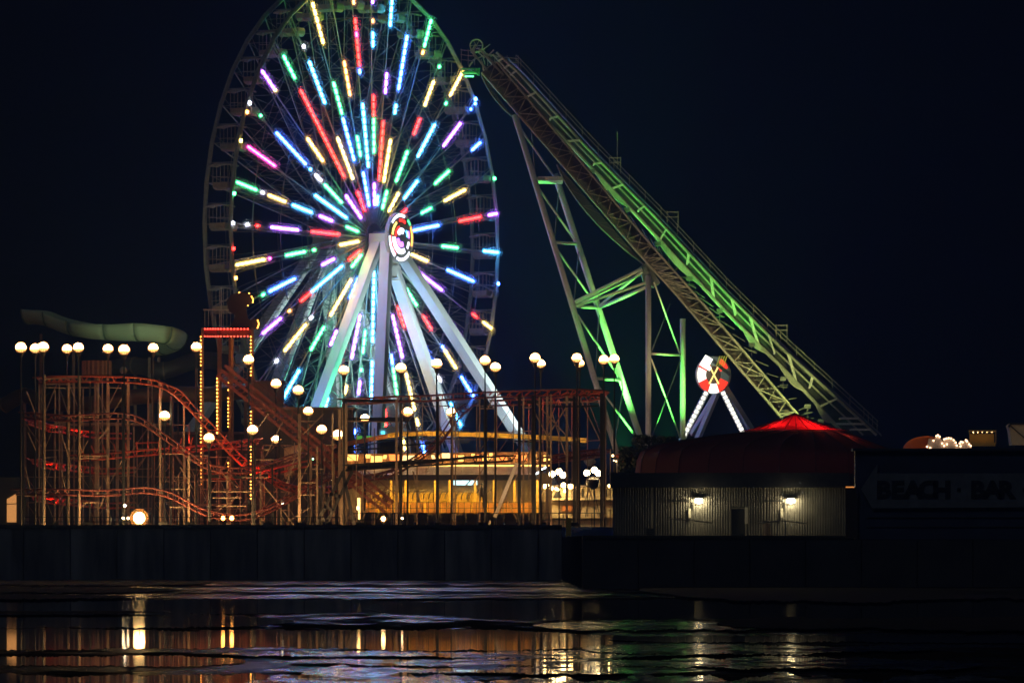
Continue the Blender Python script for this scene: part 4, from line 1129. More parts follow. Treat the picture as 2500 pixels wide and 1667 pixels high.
for u, v0, w in [(793, 1100, .1), (812, 1010, .16), (829, 1000, .26), (838, 985, .26), (845, 985, .26), (870, 1000, .1), (885, 1140, .12), (914, 1045, .12), (968, 975, .24), (978, 975, .3), (1018, 1040, .12), (1068, 968, .32), (1105, 990, .18), (1112, 990, .14), (1171, 968, .14), (1185, 968, .36),
                 (1208, 960, .12), (1268, 958, .3), (1278, 965, .16), (1301, 965, .3), (1317, 965, .16), (1336, 960, .24), (1345, 962, .2), (1384, 960, .26), (1402, 958, .3), (1410, 965, .2), (1469, 960, .34), (1478, 970, .2), (1490, 1095, .12)]:
    post(u, v0, HT + rp_.uniform(-.5, 4), w * .72, BLK if w > .28 else POST)
for a in [(835, 978, 978, 978, .2), (845, 1022, 978, 1022, .14), (845, 1028, 978, 1030, .08), (1170, 997, 1208, 997, .1), (1275, 995, 1300, 994, .1), (1345, 993, 1460, 991, .12), (985, 965, 985, 1010, .1), (845, 1098, 978, 1092, .12), (978, 1088, 1070, 1080, .12), (840, 1142, 1070, 1124, .3), (1070, 1124, 1190, 1112, .2)]:
    hb(*a[:4], HT + .3, a[4], BLK if a[4] > .1 else POST)
for a in [(1068, 1080, 1040, 1130), (1345, 1000, 1380, 1110), (1415, 970, 1470, 1085), (1208, 960, 1190, 1000), (1265, 975, 1240, 960), (1300, 1090, 1208, 1262), (1230, 1205, 1262, 1268), (1440, 1190, 1412, 1262), (1437, 1190, 1462, 1262), (1008, 1150, 1030, 1245), (1150, 1190, 1182, 1140), (1385, 990, 1340, 1060), (1310, 985, 1380, 1060), (1010, 1190, 1028, 1205), (1302, 1000, 1345, 1080), (1120, 1010, 1108, 985), (1090, 1240, 1150, 1170), (900, 1245, 850, 1262), (895, 1240, 880, 1285), (845, 1262, 875, 1275)]:
    hb(*a, HT + 1.0, .09)
m = MB(); m.bar(P(1262, 1130, HT - .4), P(1208, 1262, HT - .4), .26); m.build('prop', mat('pale_prop', (.7, .66, .6), .5), CO)
m = MB()
for k in range(14): m.bar(P(1150 + k * 22, 965, HT - .3), P(1158 + k * 22 + k, 955, HT - .3), .11)
stuff(m.build('tie_ends', RED, CO))
# ------------------------------------------------------------------ bulb tower
BT = 446.0
bt = thing('bulb_tower', 'open ride tower outlined in amber bulbs with red light bands on top', 'tower', tuple(P(550, 1286, BT)))
AMB = mat('bulb_amber', (.2, .1, .05), .5, emit=(1, .36, .05), strength=14); RBL = mat('bulb_red', (.2, .02, .02), .5, emit=(1, .05, .03), strength=11)
WOOD = mat('tower_paint', (.22, .12, .08), .6, noise=.3)
def bulbs(path, step, r, mt, parent, name='bulb_string', gaps=()):
    m = MB(); tot = 0
    for (a, b) in zip(path, path[1:]):
        n = max(1, int((b - a).length / step))
        for i in range(n):
            q = lerp(a, b, i / n)
            if any(g0 < q.z < g1 for g0, g1 in gaps): continue
            m.sphere(q, r, 5, 3)
    return m.build(name, mt, parent)
for u, segs, Y, r in ((490, [(822, 900), (908, 1190)], BT - 2, .055), (534, [(822, 930)], BT - 2.6, .07), (530, [(924, 1065)], BT - 2.8, .07), (563, [(826, 900)], BT + 2, .05), (557, [(935, 942), (952, 955), (972, 1050), (1105, 1118), (1130, 1210)], BT + 1.6, .055), (612, [(822, 924), (1005, 1050), (1090, 1225)], BT - 1.6, .06)):
    m = MB(); a = P(u, 800, Y); m.bar(a + Vector((.12, .2, 0)), Vector((a.x + .12, Y + .2, DECK_Z)), .2); po = m.build('post', WOOD, bt)
    for v0, v1 in segs:
        bulbs([P(u, v0, Y), P(u, v1, Y)], .26, r, AMB, po)
corner = {}
for v in (803, 821):
    p0, p1, p2 = P(494, v, BT - 1.2), P(539, v, BT - 3), P(613, v, BT - .6)
    bulbs([p0, p1], .3, .065, RBL, bt, 'red_light_band'); bulbs([p1, p2], .36, .065, RBL, bt, 'red_light_band'); corner[v] = (p0, p1, p2)
m = MB()
for i in (0, 1):
    a, b = corner[803][i], corner[803][i + 1]; c, d = corner[821][i + 1], corner[821][i]
    m.prism([x + Vector((0, .15, 0)) for x in (a, b, c, d)], (0, .1, 0))
m.build('fascia', mat('fascia_red', (.35, .06, .05), .6), bt)
m = MB(); m.prism([P(494, 821, BT - 1.2), P(539, 821, BT - 3), P(613, 821, BT - .6), P(570, 822, BT + 3)], (0, 0, .12)); m.build('platform', WOOD, bt)
# scrolled ornament on the tower edge with an amber bulb outline
orn = [(560, 803), (575, 770), (560, 760), (552, 735), (565, 718), (590, 714), (608, 716), (617, 724), (618, 735), (612, 742), (604, 746), (602, 758), (605, 776), (612, 782), (622, 778), (630, 782), (633, 792), (628, 802), (615, 806)]
m = MB(); m.prism([P(u, v, BT - .2) for u, v in orn], (0, .5, 0)); sc_ = m.build('scroll_ornament', mat('ornament', (.04, .025, .03), .7), bt)
for seg in ([(608, 716), (610, 719)], [(614, 724), (618, 731), (617, 738), (613, 743)], [(605, 746), (603, 751)], [(629, 782), (632, 790), (630, 797), (627, 803)], [(584, 714), (586, 715)]):
    bulbs([P(u, v, BT - .45) for u, v in seg], .1, .05, AMB, sc_)
m = MB()
for k in range(9):
    u = 500 + k * 9; m.bar(P(u, 755, BT + .5), P(u, 800, BT + .5), .04)
m.bar(P(496, 756, BT + .5), P(578, 757, BT + .5), .09); m.bar(P(540, 700, BT), P(540, 805, BT), .07)
m.build('cage', mat('galv'), bt)
# ------------------------------------------------------------------ green flume slide and dim slides at the left
SY = 470.0
sl = thing('water_slide', 'pale green open water slide curving high at the left', 'water slide', tuple(P(250, 1290, SY)))
GRN = mat('slide_green', (.46, .62, .40), .6, noise=.12, nscale=.5)
path = smooth_path([(70, 776, SY + 4), (110, 781, SY + 3), (160, 800, SY + 2), (220, 812, SY), (290, 817, SY - 1), (350, 818, SY - 2), (400, 824, SY - 2), (428, 836, SY + .5), (416, 848, SY + 3), (385, 854, SY + 5)], 5)
pts3 = [P(*p) for p in path]
nseg = 9; per = len(pts3) // nseg + 1
prof = [(-1.0, .75), (-.98, .45), (-.85, .0), (-.5, -.4), (0, -.55), (.5, -.4), (.85, .0), (.98, .45), (1.0, .75)]
def trough_row(i, sc=.9):
    d = pts3[min(i + 1, len(pts3) - 1)] - pts3[max(0, i - 1)]; h = Vector((d.x, d.y, 0)).normalized(); s = Vector((h.y, -h.x, 0))
    i0 = i / len(pts3); hi = 1.0 + .35 * math.exp(-((i0 - .55) / .15) ** 2)
    return [pts3[i] + s * x * sc + Vector((0, 0, z * sc * (hi if z > 0 else 1))) for x, z in prof]
for k in range(nseg):
    i0, i1 = k * per, min((k + 1) * per, len(pts3) - 1)
    if i1 <= i0: break
    m = MB(); m.sheet([trough_row(i) for i in range(i0, i1 + 1)])
    o = m.build('flume_section', GRN, sl, smooth=True); md = o.modifiers.new('thick', 'SOLIDIFY'); md.thickness = .06
    m = MB(); rw = trough_row(i0, .94)
    for a, b in zip(rw, rw[1:]): m.bar(a, b, .12, .1)
    m.build('joint_flange', mat('flange', (.12, .2, .12), .6), o)
for u, v, Y in ((365, 872, SY + 2), (388, 872, SY + 3), (300, 868, SY + 5), (180, 838, SY + 2), (100, 815, SY + 3)):
    m = MB(); a = P(u, v, Y); m.bar(a, Vector((a.x, Y, DECK_Z)), .22); m.build('pylon', mat('tower_paint'), sl)
def dim_slide(label, pts, r, col):
    t = thing('tube_slide', label, 'water slide', tuple(P(pts[0][0], 1290, pts[0][2])))
    pp = [P(*p) for p in smooth_path(pts, 4)]
    m = MB(); m.tube(pp, r, 12); m.build('tube', mat('tube_' + label[:9].replace(' ', '_'), col, .5, noise=.3, nscale=.4), t, smooth=True)
    for i in range(0, len(pp), 4):
        d = pp[min(i + 1, len(pp) - 1)] - pp[max(0, i - 1)]
        m = MB(); m.lathe(pp[i], [(r * 1.07, -.06), (r * 1.07, .06)], 14, d); m.build('collar', mat('tube_collar', (.2, .15, .1), .6), t)
        if i % 8 == 4:
            m = MB(); m.bar(pp[i] - Vector((0, 0, r)), Vector((pp[i].x, pp[i].y, DECK_Z)), .25); m.build('pylon', mat('tower_paint'), t)
    return t
dim_slide('brown enclosed tube slide running behind the coaster loops', [(150, 985, 462), (230, 985, 460), (320, 970, 460), (420, 962, 460), (520, 962, 461), (600, 955, 463)], .62, (.12, .085, .055))
dim_slide('dark curled tube slide at the far left behind the loops', [(10, 990, 466), (60, 965, 465), (110, 985, 464), (150, 965, 463), (200, 1000, 463), (260, 1010, 463)], .6, (.06, .045, .035))
dim_slide('dim sagging tube slide below the green open slide', [(240, 905, 476), (330, 892, 474), (400, 905, 473), (480, 880, 474), (560, 885, 476)], .7, (.06, .045, .04))
t = thing('slide_barrel', 'pale slatted barrel platform below the green slide', 'platform', tuple(P(236, 1290, 458)))
c = P(236, 898, 458)
for k in range(18):
    a = 2 * math.pi * k / 18; q = c + Vector((math.cos(a) * S(34, 458), math.sin(a) * S(34, 458), 0))
    m = MB(); m.bar(q - Vector((0, 0, .55)), q + Vector((0, 0, .55)), .16, .05); m.build('slat', mat('slat_tan', (.40, .27, .16), .6), t)
m = MB(); m.lathe(c, [(1.0, -.6), (1.05, -.5), (1.05, .5), (1.0, .58)], 18); m.build('drum', mat('tower_paint'), t)
m = MB(); m.bar(c - Vector((0, 0, .5)), Vector((c.x, c.y, DECK_Z)), .4); m.build('pylon', mat('tower_paint'), t)
# dim ride buildings behind
def block(name, label, u0, v0, u1, Y, col, dep=6, cat='building', roof=None):
    t = thing(name, label, cat, tuple(P((u0 + u1) / 2, 1290, Y)))
    a, b = P(u0, v0, Y), P(u1, v0, Y)
    m = MB(); m.box(((a.x + b.x) / 2, Y + dep / 2, (a.z + DECK_Z) / 2), b.x - a.x, dep, a.z - DECK_Z); m.build('wall', mat('wall_' + label[:12].replace(' ', '_'), col, .8, noise=.35, nscale=.5), t)
    m = MB(); m.box(((a.x + b.x) / 2, Y + dep / 2 - .15, a.z + .1), b.x - a.x + .4, dep + .5, .2); m.build('roof', mat('tower_paint'), t)
    n = max(2, int((b.x - a.x) / 2.2))
    for i in range(n + 1):
        m = MB(); x = lerp(a.x, b.x, i / n); m.bar((x, Y - .04, DECK_Z), (x, Y - .04, a.z - .02), .1, .08); m.build('batten', mat('batten', (.2, .15, .11), .7), t)
    return t
block('ride_building', 'dim brown boarded ride building behind the coaster ramp', 640, 1000, 860, 458, (.13, .105, .085))
block('ride_building', 'dark boarded building behind the left coaster loops', 60, 1040, 420, 468, (.05, .042, .036))
block('ride_building', 'pale boarded corner hut left of the ferris wheel leg', 620, 935, 690, 463, (.30, .2, .13), 4)
block('ride_building', 'dark low building behind the bulb tower', 420, 1060, 640, 466, (.06, .05, .042))
t = thing('hung_canvas', 'pale orange furled canvas hanging beside the coaster ramp', 'canvas', tuple(P(715, 1290, 440)))
m = MB(); rows = []
for i in range(9):
    v = lerp(1085, 1165, i / 8); c0 = 720 - i * 2.0; w = 26 - i * 2.1
    rows.append([P(c0 - w + 2 * w * j / 6, v + 6 * math.sin(j * 1.1), 440 + .25 * math.sin(j * 2.2)) for j in range(7)])
m.sheet(rows); o = m.build('cloth', mat('canvas_tan', (.7, .5, .28), .8), t, smooth=True); md = o.modifiers.new('t', 'SOLIDIFY'); md.thickness = .03
m = MB(); m.bar(P(748, 1078, 440), P(690, 1092, 440), .1); m.bar(P(748, 1078, 440), P(748, 1287, 440), .1); m.build('frame', BLK, t)
t = thing('lit_kiosk', 'dark kiosk with a glowing orange slanted window at far left', 'kiosk', tuple(P(30, 1286, 430)))
m = MB(); m.box(P(22, 1225, 432.2), S(90, 430), 3, S(120, 430)); m.build('body', mat('door_dark'), t)
m = MB(); m.prism([P(u, v, 430.6) for u, v in ((17, 1218), (40, 1204), (40, 1228), (17, 1229))], (0, -.06, 0)); m.prism([P(u, v, 430.6) for u, v in ((17, 1231), (40, 1230), (40, 1274), (17, 1274))], (0, -.06, 0))
m.build('window', mat('kiosk_window', (.3, .2, .1), .5, emit=(1, .42, .12), strength=.75), t)

# red lamps tucked behind the coaster loops
REDL = mat('red_lamp', (.2, .02, .02), .5, emit=(1, .045, .02), strength=110)
for u, v, Y in ((128, 1036, 440), (190, 1048, 444), (118, 1126, 440), (170, 1134, 444), (120, 1212, 440), (165, 1220, 444), (470, 1072, 434), (560, 1066, 436), (600, 1090, 432), (520, 1150, 428), (585, 1152, 428), (640, 1148, 430), (350, 912, 424), (430, 950, 425), (500, 1020, 426), (1390, 962, 433), (1300, 968, 434)):
    m = MB(); q = P(u, v + 13, Y - 2.4); m.box(q, .7, .12, .08); lp = m.build('track_lamp', REDL, CO)
    m = MB(); m.box(q - Vector((0, .14, -.02)), .9, .05, .2); m.box(q - Vector((0, .05, .1)), .9, .2, .05); m.build('lamp_hood', BLK, lp)
flood(P(300, 905, 458), P(395, 832, 469), (.75, 1, .62), 900, 'added_slide_lamp', 'added greenish flood lamp under the green water slide', 80, size=.3)  # added to brighten the slide with greenish light
# ------------------------------------------------------------------ pavilion and stalls in the middle
PY = 452.0
pv = thing('ride_pavilion', 'long low ride pavilion with yellow roof edge and glowing front', 'pavilion', tuple(P(1080, 1286, PY)))
# upper round roof with yellow fascia
fas = smooth_path([(795, 1098, PY + 6), (840, 1090, PY + 3), (900, 1079, PY + 1), (970, 1066, PY), (1050, 1064, PY - 1), (1150, 1066, PY - 1), (1250, 1070, PY), (1350, 1075, PY + 1), (1432, 1081, PY + 3)], 3)
fp = [P(*p) for p in fas]
YEL = mat('fascia_yellow', (.85, .55, .08), .5, noise=.1); ORN = mat('fascia_orange', (.6, .22, .06), .5, noise=.2)
n = len(fp) - 1
for i in range(n):
    a, b = fp[i], fp[i + 1]; hgt = .36
    m = MB(); m.prism([a + Vector((0, 0, hgt)), b + Vector((0, 0, hgt)) - Vector((.02, 0, 0)), b - Vector((.02, 0, 0)), a], (0, .15, 0)); m.build('fascia_board', YEL if fas[i][0] > 930 else ORN, pv)
m = MB(); m.sheet([fp, [q + Vector((0, 6, .5)) for q in fp]]); m.sheet([[q - Vector((0, -.2, .25)) for q in fp], [q + Vector((0, 6, .0)) for q in fp]]); m.build('roof', mat('pav_roof', (.16, .12, .11), .7, noise=.3), pv)
# railing on the roof edge
m = MB()
for i in range(40):
    u = 1020 + i * 3.2; m.bar(P(u, 1082, PY - 1.3), P(u, 1072, PY - 1.3), .03)
m.bar(P(1018, 1071, PY - 1.3), P(1150, 1072, PY - 1.3), .05); stuff(m.build('roof_railing', BLK, pv))
# sign band of lit blocks
mat('band_yellow', (.3, .2, .05), .5, emit=(1, .52, .12), strength=3.2); mat('band_orange', (.3, .1, .03), .5, emit=(1, .26, .05), strength=2.4); mat('band_cream', (.3, .25, .1), .5, emit=(1, .7, .3), strength=2.4)
rb = random.Random(11); u = 845
m = MB(); m.prism([P(838, 1132, PY - 1.6), P(1338, 1132, PY - 1.6), P(1338, 1102, PY - 1.6), P(838, 1108, PY - 1.6)], (0, .2, 0)); band = m.build('sign_band', mat('band_back', (.25, .12, .05), .6), pv)
while u < 1332:
    w = rb.choice([8, 14, 20, 28]); k = rb.choice(['band_yellow', 'band_orange', 'band_cream', 'band_yellow'])
    vt = 1112 - (u - 845) * .006 + rb.uniform(-2, 3); hb_ = rb.choice([9, 12, 15])
    if rb.random() < .3: vt -= 3
    m = MB(); sl_ = rb.uniform(-3, 3)
    m.prism([P(u + sl_, vt, PY - 1.85), P(u + w + sl_, vt, PY - 1.85), P(u + w, vt + hb_, PY - 1.85), P(u, vt + hb_, PY - 1.85)], (0, .12, 0)); m.build('lit_block', mat(k), band)
    u += w + rb.choice([2, 4, 9, 16])
m = MB(); m.box(P(1090, 1136, PY - 1.9), S(500, PY), .1, .12); m.build('band_tube', mat('band_yellow'), band)
# lower corrugated lean-to roof in separate sheets
for k in range(16):
    u0 = 880 + k * 28; m = MB()
    m.prism([P(u0, 1140, PY - 2), P(u0 + 27, 1140, PY - 2), P(u0 + 27 - 12, 1167, PY - 5), P(u0 - 12, 1167, PY - 5)], (0, .0, .06)); o = m.build('roof_sheet', mat('leanto', (.55, .52, .66), .45, .1, noise=.3, nscale=1), pv)
    m = MB(); 
    for q in range(4): m.bar(P(u0 + 12 + q * 7, 1142, PY - 2.1), P(u0 - 12 + q * 7, 1168, PY - 5), .09)
    m.build('roof_rib', mat('rib_dark', (.06, .05, .055), .6), o)
for k in range(8):
    m = MB(); m.box(P(898 + k * 56, 1165, PY - 6.5), S(55.6, PY), .06, S(13, PY)); m.build('lamp_hiding_board', mat('hiding_dark', (.1, .09, .1), .6), pv)  # boards added to hide the lamp row from view
for k in range(11):
    m = MB(); m.box(P(905 + k * 38, 1240, PY - 5.3), S(34, PY), .12, S(26, PY)); m.build('skirt_board', mat('skirt_orange', (.5, .22, .03), .5, noise=.2), pv)
# back wall, floor and columns
m = MB(); m.box(P(1085, 1215, PY + 1.5), S(520, PY), .2, S(120, PY)); m.build('back_wall', mat('pav_wall', (.40, .30, .17), .7, noise=.25, nscale=.6), pv)
m = MB(); m.box(P(1085, 1262, PY - 2.4), S(520, PY), 6, .5); m.build('platform', mat('pav_floor', (.05, .035, .025), .7, noise=.3), pv)
for u in (955, 990, 1062, 1100, 1160, 1206, 1256, 1312):
    m = MB(); m.bar(P(u, 1166, PY - 4.6), P(u, 1262, PY - 4.6), .16 if u != 1100 else .3); m.build('column', YEL, pv)
# fluorescent tubes under the roof (lit)
TUBE = mat('tube_white', (.2, .2, .2), .5, emit=(.75, .95, 1.0), strength=9)
for a, b, Y in (((1283, 1170), (1302, 1160), PY - 5), ((1302, 1160), (1318, 1151), PY - 5.3), ((1317, 1148), (1336, 1139), PY - 5.6)):
    m = MB(); m.bar(P(*a, Y), P(*b, Y), .2, .12); m.build('tube_light', TUBE, pv)
m = MB(); m.box(P(1135, 1178, PY - .5), S(60, PY), .3, .35); m.build('lit_screen', mat('screen_blue', (.2, .3, .3), .5, emit=(.55, .95, 1.0), strength=2.4), pv)
WARM = mat('lamp_warm', (.2, .2, .2), .5, emit=(1, .6, .17), strength=210)  # lamp row added out of sight to light the cars
for u in (905, 960, 1020, 1080, 1140, 1200, 1250, 1300):
    m = MB(); m.box(P(u, 1165, PY - 6.2), 1.2, .18, .08); m.build('added_front_lamp', WARM, pv)
for u, v in ((1117, 1262), (1320, 1225)):
    m = MB(); m.box(P(u, v - 20, PY - 3), S(24, PY), 1.2, S(40, PY)); m.build('counter', mat('pav_wall'), pv)
# ride cars with curved lap hoops, a row of them
def car(u, group):
    t = thing('ride_car', LABELS_CAR[u], 'ride car', tuple(P(u, 1256, PY - 4.0)), group)
    b = P(u, 1256, PY - 4.0)
    m = MB(); m.prism([b + Vector((x, -.5, z)) for x, z in ((-.85, .1), (.85, .1), (.95, .5), (.85, .95), (-.9, .95), (-.95, .4))], (0, 1.1, 0)); m.build('tub', mat('car_yellow', (.85, .56, .06), .4, noise=.1), t)
    m = MB(); m.box(b + Vector((0, .1, 1.3)), 1.5, .25, .8); m.build('seat_back', mat('car_yellow'), t)
    m = MB(); m.box(b + Vector((0, 0, .06)), 1.9, 1.2, .1); m.build('skirt', mat('car_skirt', (.45, .22, .05), .5), t)
    for k in range(4):
        x = -.6 + k * .4; m = MB()
        m.tube([b + Vector((x, -.3, 1.2)), b + Vector((x + .06, -.45, 1.55)), b + Vector((x + .25, -.45, 1.8)), b + Vector((x + .5, -.4, 1.92))], .045, 5); m.build('lap_hoop', mat('hoop_dark', (.12, .09, .05), .5), t)
us = [930, 1000, 1040, 1080, 1120, 1165, 960]
LABELS_CAR = {930: 'leftmost yellow ride car in the pavilion row', 960: 'second yellow ride car from the left in the pavilion', 1000: 'third yellow ride car from the left in the pavilion', 1040: 'yellow ride car in the middle of the pavilion row', 1080: 'yellow ride car third from the right in the pavilion', 1120: 'yellow ride car second from the right in the pavilion', 1165: 'rightmost yellow ride car in the pavilion row'}
for u in us: car(u, 'yellow ride cars in the pavilion')
bd = thing('low_boarding', 'low dark boarding and queue bars before the pavilion', 'fence', tuple(P(1120, 1286, 438)))
for k in range(14):
    vv = 1250 + (k * 5) % 9; m = MB(); a = P(905 + k * 31, vv, 438); m.box((a.x, 438, (a.z + DECK_Z) / 2), S(28, 438), .08, a.z - DECK_Z); m.build('board', mat('boarding', (.035, .028, .024), .8, noise=.4), bd)
for k in range(30):
    m = MB(); a = P(900 + k * 14.6, 1222 + (k * 7) % 10, 438.3); m.bar(a, Vector((a.x, 438.3, DECK_Z)), .045); m.build('queue_post', BLK, bd)
for vv in (1226, 1240):
    m = MB(); m.bar(P(896, vv, 438.3), P(1328, vv, 438.3), .04); m.build('queue_rail', BLK, bd)
# a person standing among the ride cars
def person(u, v0, v1, Y, label):
    t = thing('person', label, 'person', tuple(P(u, v1, Y)))
    b = P(u, v1, Y); hgt = S(v1 - v0, Y); k = hgt / 1.75
    V = [(0, 0, .95), (0, 0, 1.2), (0, 0, 1.42), (0, 0, 1.5), (0, -.02, 1.62), (.2, 0, 1.4), (.27, .02, 1.12), (.25, -.12, .9), (-.2, 0, 1.4), (-.28, .02, 1.12), (-.24, -.1, .9), (.1, 0, .9), (.12, -.02, .48), (.12, .02, .07), (.13, -.12, .04), (-.1, 0, .9), (-.13, -.02, .48), (-.14, .02, .07), (-.15, -.12, .04)]
    E = [(0, 1), (1, 2), (2, 3), (3, 4), (2, 5), (5, 6), (6, 7), (2, 8), (8, 9), (9, 10), (0, 11), (11, 12), (12, 13), (13, 14), (0, 15), (15, 16), (16, 17), (17, 18)]
    Rr = [.15, .15, .14, .055, .1, .06, .05, .035, .06, .05, .035, .09, .065, .045, .04, .09, .065, .045, .04]
    me = bpy.data.meshes.new('body'); me.from_pydata([(x * k, y * k, z * k) for x, y, z in V], E, []); me.materials.append(mat('clothes', (.10, .09, .09), .8))
    o = bpy.data.objects.new('body', me); COL.objects.link(o); o.parent = t
    sk = o.modifiers.new('skin', 'SKIN'); sk.use_smooth_shade = True
    me.skin_vertices[0].use_root if False else None
    lay = me.skin_vertices[0].data if len(me.skin_vertices) else None
    if lay is None:
        bm = bmesh.new(); bm.from_mesh(me); bm.verts.layers.skin.verify(); bm.to_mesh(me); bm.free(); lay = me.skin_vertices[0].data
    for i, r in enumerate(Rr): lay[i].radius = (r * k, r * k * .85)
    lay[0].use_root = True
    o.modifiers.new('sub', 'SUBSURF').levels = 1; o.modifiers['sub'].render_levels = 2
    m = MB(); m.sphere(b + Vector((0, -.02 * k, 1.66 * k)), .115 * k, 10, 7, 1.15, z0=-.1); m.build('hair', mat('hair', (.03, .02, .015), .7), t)
person(1176, 1180, 1240, PY - 6.5, 'person in dark clothes standing beside the yellow ride cars')
# white stall with globe clusters on the right
st_ = thing('white_stall', 'cream walled stall with bunches of globe lamps right of the pavilion', 'stall', tuple(P(1420, 1286, 446)))
m = MB(); m.box(P(1420, 1236, 449), S(150, 446), 4, S(100, 446)); m.build('wall', mat('stall_cream', (.72, .58, .36), .6, noise=.15), st_)
m = MB(); m.box(P(1420, 1218, 446.7), S(152, 446), .5, .14); m.box(P(1420, 1262, 446.8), S(152, 446), .3, .12); m.build('ledge', mat('stall_trim', (.8, .66, .42), .6), st_)
m = MB(); m.box(P(1420, 1187, 448.6), S(160, 446), 4.6, .15); m.build('roof', mat('pav_roof'), st_)
for u in (1422, 1480):
    m = MB(); m.box(P(u, 1203, 446.95), S(5, 446), .1, S(20, 446)); m.build('slot_window', BLK, st_)
m = MB(); m.box(P(1388, 1240, 446.9), S(36, 446), .1, S(14, 446)); m.build('panel', mat('fascia_orange'), st_)
m = MB(); m.prism([P(u, v, 446.85) for u, v in ((1350, 1214), (1362, 1194), (1372, 1214))], (0, -.08, 0)); m.build('pennant', BLK, st_)
m = MB()
for u, v, r in ((1330, 1187, .16), (1336, 1184, .13), (1347, 1192, .15), (1358, 1193, .12), (1364, 1195, .1), (1376, 1184, .2), (1384, 1186, .16), (1392, 1187, .2), (1398, 1187, .16), (1411, 1190, .17), (1379, 1198, .13), (1488, 1186, .12), (1476, 1183, .06)):
    m.sphere(P(u, v, 445.5), r, 8, 5)
m.build('front_bulbs', mat('bulb_stall', (.2, .2, .2), .5, emit=(1, .66, .24), strength=40), st_)
for us_, lab in (((1348, 1157, 1365, 1151, 1374, 1159), 'bunch of three globe lamps above the stall string lights'), ((1433, 1154, 1451, 1147, 1461, 1155), 'bunch of three globe lamps over the dark basket')):
    t = thing('globe_cluster', lab, 'lamp', tuple(P(us_[2], 1286, 444.5)))
    for i in range(3):
        u, v = us_[2 * i], us_[2 * i + 1]
        m = MB(); m.sphere(P(u, v, 444.5 + (i - 1) * .3), .24, 12, 8); m.build('globe', mat('globe_stall', (.3, .3, .3), .4, emit=(1, .74, .36), strength=32), t)
    m = MB(); c = P(us_[2], 1164, 444.6); m.bar(c, Vector((c.x, c.y, DECK_Z)), .1)
    for i in range(3): m.bar(P(us_[2], 1172, 444.6), P(us_[2 * i], us_[2 * i + 1] + 6, 444.5), .05)
    m.build('post', BLK, t)
t = thing('hanging_basket', 'dark round planter hanging under the right globe bunch', 'planter', tuple(P(1447, 1190, 444)))
m = MB(); m.lathe(P(1447, 1186, 444), [(.12, -.25), (.4, -.1), (.52, .25), (.5, .5), (.3, .55)], 12); m.build('bowl', BLK, t)
for s in (-18, 18):
    m = MB(); m.bar(P(1447, 1182, 443.9), P(1447 + s, 1262, 443.9), .05); m.build('stay', BLK, t)
# railings on the deck front and stray things
def deck_rail(label, u0, u1, Y, v, n):
    t = thing('deck_railing', label, 'railing', tuple(P(u0, 1286, Y)))
    for vv in (v, (v + 1284) / 2):
        m = MB(); m.bar(P(u0, vv, Y), P(u1, vv, Y), .05); m.build('rail', BLK, t)
    for i in range(n + 1):
        u = lerp(u0, u1, i / n); a = P(u, v, Y); m = MB(); m.bar(a, Vector((a.x, Y, DECK_Z)), .06); m.build('post', BLK if i % 3 else mat('galv'), t)
deck_rail('low dark railing on the deck edge left of the trestle', 60, 830, 417, 1262, 22)
deck_rail('low dark railing on the deck edge before the pavilion', 850, 1480, 417, 1252, 18)
t = thing('yellow_post', 'mustard yellow post standing against the sea wall corner', 'post', tuple(P(1388, 1310, 412)))
m = MB(); m.box(P(1388, 1286, 412), S(13, 412), .3, S(44, 412)); m.build('shaft', mat('mustard', (.5, .36, .03), .6), t)
m = MB()
for s in (-5, 5): m.box(P(1388 + s, 1311, 412), S(3, 412), .3, .2)
m.build('feet', mat('mustard'), t)
# ------------------------------------------------------------------ globe lamps on tall posts
K = 2500 / 2352
GLB = mat('globe_glow', (.3, .3, .3), .4, emit=(1, .72, .36), strength=16)
GLA = mat('globe_amber', (.3, .2, .1), .4, emit=(1, .5, .14), strength=3.2)
GP = [(48, 799, 419, 14), (81, 801, 424, 13), (99, 798, 420, 13.5), (154, 802, 424, 12.5), (180, 799, 421, 13), (248, 802, 426, 12.5), (285, 804, 420, 14), (352, 800, 428, 12.5), (451, 798, 423, 12.5), (571, 827, 423, 13), (634, 882, 452, 12.5), (685, 897, 455, 13),
      (708, 945, 424, 12), (378, 956, 422, 13), (480, 1007, 420, 13), (580, 988, 420, 13), (739, 987, 423, 12.5), (776, 1000, 432, 14), (790, 851, 423, 12.5), (838, 961, 434, 11), (921, 846, 424, 13), (936, 947, 426, 12.5), (1003, 836, 424, 13), (1037, 948, 436, 12.5),
      (1114, 829, 422, 13), (1138, 844, 425, 12.5), (1229, 823, 421, 13), (1242, 836, 425, 11.5), (1325, 823, 421, 12.5), (1331, 835, 425, 11.5), (1387, 827, 422, 12.5), (1411, 825, 424, 12), (634, 1010, 434, 11)]
